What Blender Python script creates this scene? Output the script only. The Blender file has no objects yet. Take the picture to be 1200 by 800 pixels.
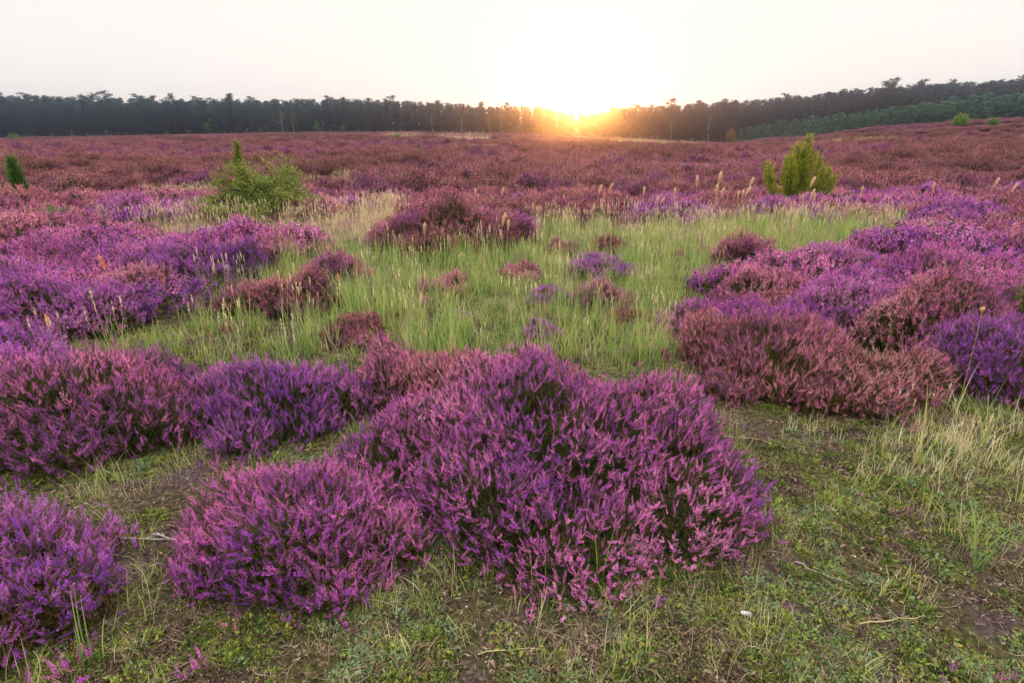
import bpy, math, random
import numpy as np
from mathutils import Vector, Matrix, Euler

rng = np.random.default_rng(7)
random.seed(7)
R = math.radians
scene = bpy.context.scene
COL = scene.collection

# ---------------------------------------------------------------- camera model
F = 20 / 36 * 1200.0
PITCH = R(20.5)
CAMZ = 1.5
CP, SP = math.cos(PITCH), math.sin(PITCH)

def elev_of(py):
    return math.atan((400 - py) / F) - PITCH

def project(x, y, z):
    """world point -> pixel of the 1200 x 800 photograph"""
    dz = z - CAMZ
    zc = np.maximum(y * CP - dz * SP, 1e-3)
    return 600 + F * x / zc, 400 - F * (y * SP + dz * CP) / zc

# ---------------------------------------------------------------- noise
def _hash(ix, iy, s):
    h = (ix.astype(np.int64) * 374761393 + iy.astype(np.int64) * 668265263 + s * 974634777) & 0xFFFFFFFF
    h = ((h ^ (h >> 13)) * 1274126177) & 0xFFFFFFFF
    return ((h ^ (h >> 16)) & 0xFFFF) / 65535.0

def vnoise(x, y, s=0):
    x = np.asarray(x, float); y = np.asarray(y, float)
    ix = np.floor(x); iy = np.floor(y)
    fx = x - ix; fy = y - iy
    fx = fx * fx * (3 - 2 * fx); fy = fy * fy * (3 - 2 * fy)
    a = _hash(ix, iy, s); b = _hash(ix + 1, iy, s); c = _hash(ix, iy + 1, s); d = _hash(ix + 1, iy + 1, s)
    return (a * (1 - fx) + b * fx) * (1 - fy) + (c * (1 - fx) + d * fx) * fy

def fbm(x, y, s=0, o=4):
    t = 0; a = 1; n = 0
    for k in range(o):
        t = t + a * vnoise(x * 2 ** k + 17.3 * k, y * 2 ** k - 9.1 * k, s + k); n += a; a *= .5
    return t / n - .5

def sstep(a, b, v):
    t = np.clip((v - a) / (b - a), 0, 1)
    return t * t * (3 - 2 * t)

# ---------------------------------------------------------------- terrain
E_PX = [-300, 0, 200, 340, 450, 600, 700, 800, 850, 900, 960, 1000, 1100, 1200, 1500]
E_PY = [162, 161, 158, 155.5, 154.5, 156, 160, 166, 167.5, 163, 158, 154, 148, 143, 138]
E_D = [235, 235, 225, 200, 190, 200, 230, 255, 250, 180, 150, 140, 130, 125, 120]
E_Z = [CAMZ - .5 + d * math.tan(elev_of(p)) for p, d in zip(E_PY, E_D)]

def ground(x, y):
    x = np.asarray(x, float); y = np.asarray(y, float)
    yy = np.maximum(y, 20.0)
    px = 600 + F / CP * np.clip(x / yy, -1.25, 1.25)
    D = np.interp(px, E_PX, E_D); Z = np.interp(px, E_PX, E_Z)
    h = -.38 * sstep(8.5, 15, y); h = h + (Z + .38) * sstep(15, D, yy)
    und = sstep(16, 60, yy)
    h = h + und * (fbm(x / 34, y / 17, 3, 3) * 1.5) * (1 - .55 * sstep(120, 240, yy))
    h = h + sstep(5, 14, yy * (y > 0)) * fbm(x / 5, y / 5, 5, 2) * .16
    near = 1 - sstep(10, 30, np.hypot(x, y))
    h = h + near * (fbm(x / .9, y / .9, 9, 4) * .11 + fbm(x / .13, y / .13, 19, 3) * .036)
    h = h + 4 * sstep(D + 80, D + 200, yy)
    # the right hand rise is topped by a low second bank
    h = h + .9 * np.exp(-((y - 128) / 12) ** 2) * sstep(.5, .62, x / yy)
    return h

def hit(px, py):
    """ground point seen at a pixel"""
    dx = (px - 600) / F; dyc = (400 - py) / F
    d = np.array([dx, CP + dyc * SP, -SP + dyc * CP])
    t = .5; last = .5
    while t < 900:
        p = d * t
        if CAMZ + p[2] < float(ground(p[0], p[1])):
            lo, hi = last, t
            for _ in range(24):
                m = (lo + hi) / 2; p = d * m
                if CAMZ + p[2] < float(ground(p[0], p[1])): hi = m
                else: lo = m
            return float(p[0]), float(p[1])
        last = t; t *= 1.02
    return float(d[0] * 200), float(d[1] * 200)

def at_dist(px, y):
    z = float(ground(0, y)); x = 0
    for _ in range(5):
        x = (px - 600) / F * (y * CP - (z - CAMZ) * SP); z = float(ground(x, y))
    return x, y, z

# ---------------------------------------------------------------- materials
def lin(r, g, b):
    f = lambda c: (c / 255 / 12.92) if c / 255 <= .04045 else ((c / 255 + .055) / 1.055) ** 2.4
    return (f(r), f(g), f(b), 1)

def new_mat(name):
    m = bpy.data.materials.new(name); m.use_nodes = True
    nt = m.node_tree; nt.nodes.clear()
    return m, nt

def N(nt, t, **kw):
    n = nt.nodes.new(t)
    for k, v in kw.items():
        setattr(n, k, v)
    return n

def plant_mat(name, stops, objcol=0.0, rand=.15, trans=.35, rough=.7, spec=.25):
    """leaf / petal material: colour ramp over the 'tint' attribute, mixed with the object's own colour"""
    m, nt = new_mat(name); L = nt.links.new
    out = N(nt, 'ShaderNodeOutputMaterial')
    at = N(nt, 'ShaderNodeAttribute', attribute_name='tint')
    oi = N(nt, 'ShaderNodeObjectInfo')
    a = N(nt, 'ShaderNodeMath', operation='MULTIPLY_ADD'); L(oi.outputs['Random'], a.inputs[0]); a.inputs[1].default_value = rand; 
    b = N(nt, 'ShaderNodeMath', operation='ADD'); L(at.outputs['Fac'], b.inputs[0]); b.inputs[1].default_value = -rand / 2
    L(b.outputs[0], a.inputs[2])
    r = N(nt, 'ShaderNodeValToRGB'); L(a.outputs[0], r.inputs[0])
    el = r.color_ramp.elements
    el[0].position = stops[0][0]; el[0].color = stops[0][1]
    el[1].position = stops[-1][0]; el[1].color = stops[-1][1]
    for p, c in stops[1:-1]:
        e = el.new(p); e.color = c
    col = r.outputs[0]
    if objcol:
        mx = N(nt, 'ShaderNodeMix', data_type='RGBA', blend_type='MULTIPLY'); mx.inputs[0].default_value = objcol
        L(col, mx.inputs[6]); L(oi.outputs['Color'], mx.inputs[7]); col = mx.outputs[2]
    pb = N(nt, 'ShaderNodeBsdfPrincipled'); L(col, pb.inputs['Base Color'])
    pb.inputs['Roughness'].default_value = rough; pb.inputs['Specular IOR Level'].default_value = spec
    if trans:
        tr = N(nt, 'ShaderNodeBsdfTranslucent'); L(col, tr.inputs[0])
        ms = N(nt, 'ShaderNodeMixShader'); ms.inputs[0].default_value = trans
        L(pb.outputs[0], ms.inputs[1]); L(tr.outputs[0], ms.inputs[2]); L(ms.outputs[0], out.inputs[0])
    else:
        L(pb.outputs[0], out.inputs[0])
    return m

def c4(r, g, b): return (r, g, b, 1)

M = {}
# per-bush hue is multiplied in from the object's colour; the ramp is the spread inside one bush
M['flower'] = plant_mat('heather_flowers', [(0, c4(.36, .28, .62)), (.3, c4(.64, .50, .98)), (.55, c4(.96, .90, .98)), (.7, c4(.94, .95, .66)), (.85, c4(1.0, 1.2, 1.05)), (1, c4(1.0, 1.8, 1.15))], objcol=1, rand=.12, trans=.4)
M['leaf'] = plant_mat('heather_shoots', [(0, c4(.010, .015, .005)), (.5, c4(.026, .038, .009)), (.8, c4(.085, .095, .02)), (1, c4(.17, .09, .035))], rand=.25, trans=.25)
M['wood'] = plant_mat('twig_wood', [(0, c4(.035, .022, .018)), (1, c4(.11, .08, .06))], trans=0)
M['grass'] = plant_mat('green_grass', [(0, c4(.08, .19, .07)), (.35, c4(.22, .34, .08)), (.6, c4(.40, .46, .12)), (.8, c4(.52, .46, .21)), (1, c4(.62, .53, .34))], rand=.35, trans=.45)
M['straw'] = plant_mat('dry_grass', [(0, c4(.33, .28, .11)), (.5, c4(.58, .50, .27)), (1, c4(.80, .70, .48))], rand=.3, trans=.4)
M['moss'] = plant_mat('moss_leaves', [(0, c4(.02, .035, .006)), (.3, c4(.085, .16, .018)), (.55, c4(.30, .28, .045)), (.75, c4(.13, .23, .06)), (1, c4(.19, .25, .13))], rand=.5, trans=.2)
M['litter'] = plant_mat('dead_stems', [(0, c4(.035, .02, .02)), (.5, c4(.12, .07, .045)), (1, c4(.34, .26, .18))], rand=.4, trans=.1)
M['shrub'] = plant_mat('shrub_leaves', [(0, c4(.06, .10, .03)), (.5, c4(.14, .21, .05)), (1, c4(.28, .33, .09))], objcol=1, rand=.1, trans=.5)
M['pine'] = plant_mat('pine_needles', [(0, c4(.014, .028, .016)), (.6, c4(.03, .05, .026)), (1, c4(.055, .08, .035))], objcol=1, rand=.35, trans=.2)
M['bark'] = plant_mat('pine_bark', [(0, c4(.03, .024, .02)), (1, c4(.09, .06, .045))], rand=.4, trans=0)
M['birch'] = plant_mat('birch_bark', [(0, c4(.14, .13, .12)), (1, c4(.38, .35, .32))], rand=.2, trans=0)
M['head'] = plant_mat('seed_heads', [(0, c4(.70, .52, .36)), (1, c4(.92, .80, .64))], objcol=1, rand=.2, trans=.55)
M['stone'] = plant_mat('pale_stone', [(0, c4(.45, .42, .46)), (1, c4(.62, .58, .62))], trans=0, rand=0)

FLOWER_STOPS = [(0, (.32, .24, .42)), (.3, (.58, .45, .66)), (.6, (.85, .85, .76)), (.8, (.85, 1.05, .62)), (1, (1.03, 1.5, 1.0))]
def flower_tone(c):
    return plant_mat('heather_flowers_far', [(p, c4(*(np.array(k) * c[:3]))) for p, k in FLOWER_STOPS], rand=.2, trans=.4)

def ground_mat():
    m, nt = new_mat('heath_soil'); L = nt.links.new
    out = N(nt, 'ShaderNodeOutputMaterial'); pb = N(nt, 'ShaderNodeBsdfPrincipled'); L(pb.outputs[0], out.inputs[0])
    geo = N(nt, 'ShaderNodeNewGeometry')
    def noise(sc, det=6, ro=.6):
        n = N(nt, 'ShaderNodeTexNoise'); n.inputs['Scale'].default_value = sc; n.inputs['Detail'].default_value = det; n.inputs['Roughness'].default_value = ro
        L(geo.outputs['Position'], n.inputs['Vector']); return n.outputs[0]
    def ramp(f, st):
        r = N(nt, 'ShaderNodeValToRGB'); L(f, r.inputs[0]); el = r.color_ramp.elements
        el[0].position, el[0].color = st[0]; el[1].position, el[1].color = st[-1]
        for p, c in st[1:-1]:
            e = el.new(p); e.color = c
        return r.outputs[0]
    def mix(f, a, b):
        x = N(nt, 'ShaderNodeMix', data_type='RGBA'); L(f, x.inputs[0]); L(a, x.inputs[6]); L(b, x.inputs[7]); return x.outputs[2]
    fine = noise(60, 8, .7)
    soil = ramp(fine, [(.3, c4(.018, .012, .013)), (.5, c4(.055, .035, .038)), (.62, c4(.11, .08, .088)), (.75, c4(.26, .21, .25))])
    moss = ramp(noise(45, 6), [(.3, c4(.014, .014, .005)), (.5, c4(.045, .045, .014)), (.7, c4(.11, .095, .035))])
    nearc = mix(ramp(noise(2.6, 5), [(.42, c4(0, 0, 0)), (.55, c4(1, 1, 1))]), soil, moss)
    heath = mix(ramp(noise(1.1, 6, .7), [(.38, c4(0, 0, 0)), (.62, c4(1, 1, 1))]),
                ramp(noise(5, 6), [(.3, c4(.03, .012, .014)), (.7, c4(.14, .045, .055))]),
                ramp(noise(8, 6), [(.3, c4(.10, .025, .055)), (.7, c4(.22, .065, .14))]))
    at = N(nt, 'ShaderNodeAttribute', attribute_name='heath')
    w = N(nt, 'ShaderNodeAttribute', attribute_name='woodland')
    duff = ramp(noise(3, 4), [(.3, c4(.02, .016, .012)), (.7, c4(.05, .04, .03))])
    c = mix(at.outputs['Fac'], nearc, heath); c = mix(w.outputs['Fac'], c, duff)
    L(c, pb.inputs['Base Color']); pb.inputs['Roughness'].default_value = .95; pb.inputs['Specular IOR Level'].default_value = .1
    bp = N(nt, 'ShaderNodeBump'); bp.inputs['Strength'].default_value = .6; bp.inputs['Distance'].default_value = .02
    L(fine, bp.inputs['Height']); L(bp.outputs[0], pb.inputs['Normal'])
    return m
M['ground'] = ground_mat()

# ---------------------------------------------------------------- mesh helpers
def mesh_of(name, V, T, tint=None, mat=None, attrs=None):
    me = bpy.data.meshes.new(name)
    V = np.ascontiguousarray(V, np.float32); T = np.ascontiguousarray(T, np.int32)
    k = T.shape[1]
    me.vertices.add(len(V)); me.vertices.foreach_set('co', V.ravel())
    me.loops.add(T.size); me.loops.foreach_set('vertex_index', T.ravel())
    me.polygons.add(len(T)); me.polygons.foreach_set('loop_start', np.arange(0, T.size, k, dtype=np.int32))
    me.update(calc_edges=True)
    for an, av in ([('tint', tint)] if tint is not None else []) + list((attrs or {}).items()):
        a = me.attributes.new(an, 'FLOAT', 'POINT'); a.data.foreach_set('value', np.ascontiguousarray(av, np.float32))
    if mat is not None: me.materials.append(mat)
    return me

def obj(name, me, parent=None, link=True):
    o = bpy.data.objects.new(name, me)
    if parent is not None: o.parent = parent
    if link: COL.objects.link(o)
    return o

def empty(name, loc, rz=0, sc=1):
    o = bpy.data.objects.new(name, None); o.location = loc; o.rotation_euler = (0, 0, rz)
    o.scale = sc if hasattr(sc, '__len__') else (sc, sc, sc); o.empty_display_size = .1; COL.objects.link(o)
    return o

def tag(o, label=None, cat=None, group=None, kind=None):
    if label: o['label'] = label
    if cat: o['category'] = cat
    if group: o['group'] = group
    if kind: o['kind'] = kind
    return o

def copy_tree(o, parent=None):
    c = o.copy(); COL.objects.link(c)
    if parent is not None: c.parent = parent
    for ch in o.children: copy_tree(ch, c)
    return c

class Geo:
    """collects triangles"""
    def __init__(s): s.V = []; s.T = []; s.C = []; s.n = 0
    def add(s, V, T, C):
        V = np.asarray(V, float).reshape(-1, 3); T = np.asarray(T, int).reshape(-1, 3)
        s.V.append(V); s.T.append(T + s.n); s.C.append(np.broadcast_to(np.asarray(C, float), (len(V),))); s.n += len(V)
    def get(s):
        return np.concatenate(s.V), np.concatenate(s.T), np.concatenate(s.C)
    def mesh(s, name, mat): 
        V, T, C = s.get(); return mesh_of(name, V, T, C, mat)

def unit(v):
    v = np.asarray(v, float); return v / np.maximum(np.linalg.norm(v, axis=-1, keepdims=True), 1e-9)

def frames(d, spin=None):
    """rotation matrices whose z column is d"""
    d = unit(d); n = len(d)
    ref = np.where(np.abs(d[:, 2:3]) < .9, np.array([[0, 0, 1.]]), np.array([[1., 0, 0]]))
    x = unit(np.cross(ref, d)); y = np.cross(d, x)
    a = rng.uniform(0, 2 * np.pi, n) if spin is None else spin
    ca, sa = np.cos(a)[:, None], np.sin(a)[:, None]
    return np.stack([x * ca + y * sa, -x * sa + y * ca, d], axis=2)

def stamp(G, tpl, P, Rm, S, tint, keep=0.0):
    """many copies of a template (V, T, C); tint is per copy, C an offset per vertex"""
    V, T, C = tpl
    n = len(P)
    if n == 0: return
    S = np.asarray(S, float)
    if S.ndim == 1: S = np.repeat(S[:, None], 3, 1)
    W = np.einsum('nij,nvj->nvi', Rm, V[None] * S[:, None, :]) + P[:, None, :]
    TT = T[None] + (np.arange(n) * len(V))[:, None, None]
    CC = np.clip(tint[:, None] + C[None], 0, 1)
    G.add(W.reshape(-1, 3), TT.reshape(-1, 3), CC.ravel())

def tube(P, r, k=5):
    """tapered tube through points -> V, T"""
    P = np.asarray(P, float); n = len(P); r = np.broadcast_to(np.asarray(r, float), (n,))
    d = unit(np.gradient(P, axis=0)); Rm = frames(d, np.zeros(n))
    a = np.arange(k) * 2 * np.pi / k
    ring = np.stack([np.cos(a), np.sin(a), np.zeros(k)], 1)
    V = (np.einsum('nij,kj->nki', Rm, ring) * r[:, None, None] + P[:, None]).reshape(-1, 3)
    T = []
    for i in range(n - 1):
        for j in range(k):
            a0 = i * k + j; a1 = i * k + (j + 1) % k
            T += [(a0, a1, a1 + k), (a0, a1 + k, a0 + k)]
    return V, np.array(T)

def blade(L, w, bend, seg=4, fold=0.0):
    """one grass blade growing up from the origin and bending to +x"""
    t = np.linspace(0, 1, seg + 1)
    ang = bend * t ** 1.3
    ds = L / seg
    x = np.concatenate([[0], np.cumsum(np.sin((ang[:-1] + ang[1:]) / 2) * ds)])
    z = np.concatenate([[0], np.cumsum(np.cos((ang[:-1] + ang[1:]) / 2) * ds)])
    ww = w * (1 - t ** 2.2) * .5 + w * .02
    V = np.concatenate([np.stack([x, -ww, z], 1), np.stack([x, ww, z], 1)])
    n = seg + 1; T = []
    for i in range(seg):
        T += [(i, i + 1, n + i + 1), (i, n + i + 1, n + i)]
    return V, np.array(T), np.concatenate([t * .12, t * .12])

# ---------------------------------------------------------------- heather sprigs
def sprig_flower(nf, L, spike, fr, branches=0, seed=0):
    """flower spike: florets are small open bells set round the upper stem.  L = sprig length"""
    r = np.random.default_rng(seed); G = Geo()
    def spikeat(base, axis, length, cnt, taper=.6):
        ax = unit(axis); fx = frames(ax[None], np.zeros(1))[0]
        for i in range(cnt):
            t = (i + r.uniform(-.4, .4)) / cnt; t = min(max(t, 0), 1)
            a = i * 2.4 + r.uniform(-.5, .5)
            s = fr * (1 - taper * t) * r.uniform(.7, 1.3)
            o = fx[:, 0] * math.cos(a) + fx[:, 1] * math.sin(a)
            c = base + ax * (t * length) + o * s * .15
            d = unit(o * 1 + ax * r.uniform(.2, .9) + r.normal(0, .25, 3))
            f = frames(d[None], np.array([r.uniform(0, 6)]))[0]
            w = s * .52
            tip = c + d * s * 1.15
            V = [c, tip + f[:, 0] * w, tip + f[:, 1] * w, tip - f[:, 0] * w, tip - f[:, 1] * w]
            G.add(V, [(0, 1, 2), (0, 2, 3), (0, 3, 4), (0, 4, 1)], np.array([-.15, .07, -.04, .07, -.04]) + r.choice([-.2, -.1, 0, .1, .3]) + .10 * (t - .5))
    bend = r.uniform(-.12, .12, 2)
    top = np.array([bend[0] * L, bend[1] * L, L])
    base = np.array([0, 0, L * (1 - spike)])
    spikeat(base, top - base, np.linalg.norm(top - base), nf)
    for b in range(branches):
        a = r.uniform(0, 6.28); h = L * r.uniform(.38, .72)
        st = np.array([0, 0, h]); d = unit(np.array([math.cos(a) * .5, math.sin(a) * .5, 1]))
        l = L * r.uniform(.22, .38)
        spikeat(st + d * l * .3, d, l * .8, max(3, int(nf * .5)))
    return G.get()

def sprig_leaf(nl, L, ll, seed=0, side=2, w=.0011):
    r = np.random.default_rng(seed); G = Geo()
    V, T = tube([(0, 0, 0), (0, 0, L * .5), (0, 0, L * .97)], [w, w * .8, w * .4], 3); G.add(V, T, .45)
    def needles(base, ax, length, cnt):
        fx = frames(unit(ax)[None], np.zeros(1))[0]
        for i in range(cnt):
            t = r.uniform(0, 1); a = r.uniform(0, 6.28)
            o = fx[:, 0] * math.cos(a) + fx[:, 1] * math.sin(a)
            c = base + unit(ax) * t * length
            d = unit(o + unit(ax) * r.uniform(.3, 1.2))
            q = unit(np.cross(d, unit(ax)) + r.normal(0, .3, 3)); s = ll * r.uniform(.6, 1.3)
            G.add([c - q * s * .17, c + q * s * .17, c + d * s], [(0, 1, 2)], r.uniform(-.2, .2) + .25 * t)
    needles(np.array([0, 0, .1 * L]), np.array([0, 0, 1.]), L * .8, nl)
    for b in range(side):
        a = r.uniform(0, 6.28); h = L * r.uniform(.15, .6); d = unit(np.array([math.cos(a) * .6, math.sin(a) * .6, 1])); l = L * r.uniform(.25, .4)
        V, T = tube([(0, 0, h), tuple(np.array([0, 0, h]) + d * l)], [w * .6, w * .3], 3); G.add(V, T, .5)
        needles(np.array([0, 0, h]), d, l, nl // 2)
    return G.get()

# level of detail: 0 at your feet ... 3 far field
LOD = {
    0: dict(fl=[sprig_flower(36, .17, .46, .0048, b, 10 + i) for i, b in enumerate((1, 2, 2, 0))], lf=[sprig_leaf(22, .17, .010, 30 + i, 3) for i in range(3)], dens=2250, fd=1.0),
    1: dict(fl=[sprig_flower(20, .18, .46, .0078, b, 40 + i) for i, b in enumerate((1, 2, 1))], lf=[sprig_leaf(14, .18, .016, 50 + i, 2, .0015) for i in range(3)], dens=1150, fd=.9),
    2: dict(fl=[sprig_flower(12, .20, .5, .013, 1, 60 + i) for i in range(3)], lf=[sprig_leaf(9, .2, .028, 70 + i, 1, .002) for i in range(2)], dens=520, fd=.8),
    3: dict(fl=[sprig_flower(7, .24, .6, .026, 0, 80 + i) for i in range(3)], lf=[sprig_leaf(5, .24, .05, 90 + i, 0, .004) for i in range(2)], dens=230, fd=.5),
}

def make_bush(rx, ry, H, lod, seed, lump=1.0, blend=.5, over=1.0):
    """-> (flower mesh, foliage mesh) of one cushion of heather centred on its own origin"""
    lv = LOD[lod]; r = np.random.default_rng(seed)
    area = 2 * math.pi * ((rx * ry) ** 1.6 / 3 + (rx * H * 1.5) ** 1.6 / 3 + (ry * H * 1.5) ** 1.6 / 3) ** (1 / 1.6)
    n = int(area * lv['dens'] * over)
    if rx > .38 and lod < 3:
        nsub = int(5 + 3 * lump * r.uniform() + (3 if rx > .65 else 0)); sub = [(0, 0, .70, .70, 1.0)]
        for k in range(nsub):
            a = (k + r.uniform(-.3, .3)) / nsub * 6.2832; o = r.uniform(.42, .74); q = r.uniform(.32, .5)
            sub.append((math.cos(a) * o * rx, math.sin(a) * o * ry, q * r.uniform(.85, 1.2), q * r.uniform(.85, 1.2), r.uniform(.5, .95)))
    else: sub = [(0, 0, 1, 1, 1)]
    sub = np.array(sub); wts = sub[:, 2] * sub[:, 3]; wts = wts / wts.sum()
    def surf(n, shrink):
        m = int(n * (1.5 if len(sub) > 1 else 1)); k = r.choice(len(sub), m, p=wts); sx, sy = rx * sub[k, 2], ry * sub[k, 3]
        a = r.uniform(0, 2 * np.pi, m); nz = r.uniform(0.02, 1, m)
        rr = np.sqrt(1 - nz ** 2) ** .85
        out = 1 + .5 * lump * fbm(np.cos(a) * 1.6 + 5 + k * 3.1, np.sin(a) * 1.6 + seed, seed, 2)
        x = sub[k, 0] + rr * np.cos(a) * sx * out; y = sub[k, 1] + rr * np.sin(a) * sy * out
        z = H * sub[k, 4] * nz ** .62 * (1 + lump * 1.2 * fbm(x / .34 + seed, y / .34, seed + 5, 3) + lump * .5 * fbm(x / 1.1, y / 1.1 + seed, seed + 8, 2))
        if len(sub) > 1:      # drop what lies inside a neighbouring mound
            keep = np.ones(m, bool)
            for j, q in enumerate(sub):
                e = ((x - q[0]) / (rx * q[2])) ** 2 + ((y - q[1]) / (ry * q[3])) ** 2 + (np.maximum(z, 0) / (H * q[4])) ** 2
                keep &= (k == j) | (e > .78)
            x, y, z, rr, a = x[keep], y[keep], z[keep], rr[keep], a[keep]
        m = len(x)
        P = np.stack([x, y, np.maximum(z, .03)], 1) * [1, 1, shrink]
        P[:, :2] *= (1 + shrink) / 2
        lean = rr ** 1.6
        d = np.stack([np.cos(a) * lean * .52, np.sin(a) * lean * .52, 1.0 - .2 * lean], 1) + r.normal(0, .24, (m, 3)) * [1, 1, .4]
        return P, unit(d), rr
    G = Geo(); P, d, rr = surf(n, 1.0); n = len(P)
    if lod < 2:      # stray low sprigs round the foot
        st = r.uniform(size=n) < .035; f_ = r.uniform(1.02, 1.2, n)
        P[st, :2] *= f_[st, None]; P[st, 2] = r.uniform(.04, .11, st.sum())
    P = P + r.normal(0, .022, (n, 3)); P[:, 2] += .05 * r.uniform(size=n) ** 4
    # bare gaps: fewer flowers where the noise is low
    gap = fbm(P[:, 0] / .16 + 3, P[:, 1] / .16 + seed * 1.7 + P[:, 2] * 3, seed + 31, 2)
    keep = (gap > -.25 - .1 * r.uniform(size=n)) & (r.uniform(size=n) < .25 + P[:, 2] / .16)
    P = P[keep]; d = d[keep]; rr = rr[keep]; n = len(P)
    L0 = .18
    S = r.uniform(.55, 1.02, n) * (1 + .2 * (lod > 1)) * (1 + .5 * fbm(P[:, 0] / .1, P[:, 1] / .1, seed + 40, 2))
    base = P - d * (L0 * S)[:, None]
    tint = np.clip(.38 + 1.15 * fbm(P[:, 0] / .5 + 11, P[:, 1] / .5 + seed, seed + 2, 2) + r.normal(0, .19, n) + blend * .16, 0, 1)
    kk = r.integers(0, len(lv['fl']), n)
    bloom = (r.uniform(size=n) < .82 + .2 * (lod > 1)) 
    for k, t in enumerate(lv['fl']):
        q = (kk == k) & bloom; stamp(G, t, base[q], frames(d[q]), S[q], tint[q])
    fm = G.mesh('flowers', M['flower'])
    G = Geo(); tl = r.uniform(.25, .75, n)
    kk = r.integers(0, len(lv['lf']), n)
    for k, t in enumerate(lv['lf']):
        q = kk == k; stamp(G, t, base[q], frames(d[q]), S[q], tl[q])
    n2 = int(n * lv['fd']); P, d, rr = surf(n2, .86); n2 = len(P); S = r.uniform(.9, 1.5, n2); base = P - d * (L0 * S)[:, None]
    kk = r.integers(0, len(lv['lf']), n2); tl = r.uniform(.1, .8, n2)
    for k, t in enumerate(lv['lf']):
        q = kk == k; stamp(G, t, base[q], frames(d[q]), S[q], tl[q])
    # woody heart of the cushion
    m, k = 14, 8; V = []; T = []
    for i in range(k + 1):
        nz = i / k; q = math.sqrt(max(0, 1 - nz * nz)) * .6
        for j in range(m):
            a = j / m * 6.2832; s = 1 + r.uniform(-.12, .12)
            V.append((math.cos(a) * q * rx * s, math.sin(a) * q * ry * s, (H * .45 * nz ** .7) * s - .05))
    for i in range(k):
        for j in range(m):
            a0 = i * m + j; a1 = i * m + (j + 1) % m; T += [(a0, a1, a1 + m), (a0, a1 + m, a0 + m)]
    G.add(V, T, .05)
    return fm, G.mesh('foliage', M['leaf'])

PURPLE = (.80, .24, .78, 1); VIOLET = (.76, .24, .78, 1); MAGENTA = (.97, .27, .74, 1)
PINK = (.98, .36, .58, 1); RED = (.68, .24, .30, 1); ROSE = (.88, .32, .50, 1); BROWN = (.54, .21, .20, 1)

def place_bush(x, y, fm, lm, rz, sc, col, label, group=None, sink=.0):
    z = float(ground(x, y)) - sink
    e = empty('heather_bush', (x, y, z), rz, sc)
    f = obj('flowers', fm, e); f.color = col
    obj('foliage', lm, e)
    tag(e, label, 'heather', group)
    return e

def px_bush(cx, d, rx, ry, H, lod, seed, col, label, lump=1.0, blend=.5, over=1.0):
    x, y, z = at_dist(cx, d)
    if d > 3.5: col = tuple(np.array(col) * .72 + np.array((.82, .27, .54, 1)) * .28)
    fm, lm = make_bush(rx, ry, H, lod, seed, lump, blend, over)
    return place_bush(x, y, fm, lm, 0, 1, col, label)

BUSHES = []   # x, y, r for keeping other plants out
def B(cx, d, rx, ry, H, lod, seed, col, label, **k):
    px_bush(cx, d, rx, ry, H, lod, seed, col, label, **k)
    x, y, z = at_dist(cx, d); BUSHES.append((x, y, rx, ry))

# the cushions one can tell apart
B(638, 2.33, .88, .84, .37, 0, 1, MAGENTA, 'largest heather bush, a broad bright magenta dome in the middle foreground', over=1.1)
B(356, 1.72, .46, .44, .28, 0, 2, MAGENTA, 'magenta heather bush just left in front of the largest dome, edging the bare soil')
B(520, 2.95, .50, .42, .33, 0, 3, PINK, 'pink heather bush behind the left shoulder of the largest dome')
B(330, 2.75, .50, .40, .28, 0, 4, tuple((np.array(VIOLET) + np.array(MAGENTA)) / 2), 'violet heather bush between the left heather bank and the largest dome')
B(95, 2.62, .72, .56, .36, 0, 5, (.98, .32, .66, 1), 'wide pinkish heather bank at the left edge behind the bare soil')
B(0, 1.42, .40, .40, .24, 0, 6, PURPLE, 'purple heather bush in the bottom left corner beside the bare soil')
B(-70, 2.9, .7, .6, .38, 1, 7, PURPLE, 'purple heather bush cut by the left picture edge behind the pinkish bank')
B(900, 3.35, .62, .50, .38, 0, 8, ROSE, 'rose heather bush right of the grass, with brownish lower stems', blend=.8)
B(1010, 3.05, .40, .36, .30, 0, 9, ROSE, 'small faded rose heather bush in front of the tall single grass stalk', blend=.9)
B(1190, 3.15, .55, .50, .38, 0, 10, PURPLE, 'dark purple heather bush at the right edge behind the arching grass tuft')
B(1105, 3.9, .66, .55, .40, 1, 11, ROSE, 'rose heather bush behind the tall single grass stalk')
B(985, 4.3, .60, .50, .40, 1, 12, PURPLE, 'purple pink heather bush behind the rose bush on the right')
B(850, 4.15, .50, .42, .34, 1, 13, MAGENTA, 'low magenta heather bush at the right edge of the green grass')
B(1215, 4.2, .60, .55, .42, 1, 14, MAGENTA, 'magenta heather bush beside the yellow green sapling at the right edge')
B(1110, 5.1, .85, .6, .42, 1, 15, MAGENTA, 'bright magenta heather bank on the right, lit from behind')
B(985, 5.6, .80, .6, .40, 1, 16, VIOLET, 'violet heather mound on the right just below the pale grass')
B(1210, 6.0, .9, .7, .42, 1, 17, PINK, 'pink heather bank at the right edge above the magenta one')
B(75, 4.15, .66, .5, .34, 1, 18, PURPLE, 'purple heather mound on the left in front of the orange seed head')
B(-40, 4.6, .8, .6, .38, 1, 19, PURPLE, 'purple heather mound cut by the left picture edge')
B(335, 4.75, .60, .42, .32, 1, 20, RED, 'rusty red heather bush left of the green grass')
B(225, 5.7, .72, .5, .40, 1, 21, VIOLET, 'violet heather mound behind the orange seed head')
B(110, 6.2, .8, .55, .38, 1, 22, MAGENTA, 'magenta heather mound on the left below the straw coloured grass')
B(300, 6.6, .7, .5, .34, 1, 23, ROSE, 'rose heather mound below the straw coloured grass')
B(535, 7.35, .95, .62, .50, 1, 24, RED, 'rounded reddish purple heather bush alone at the head of the green grass')
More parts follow.
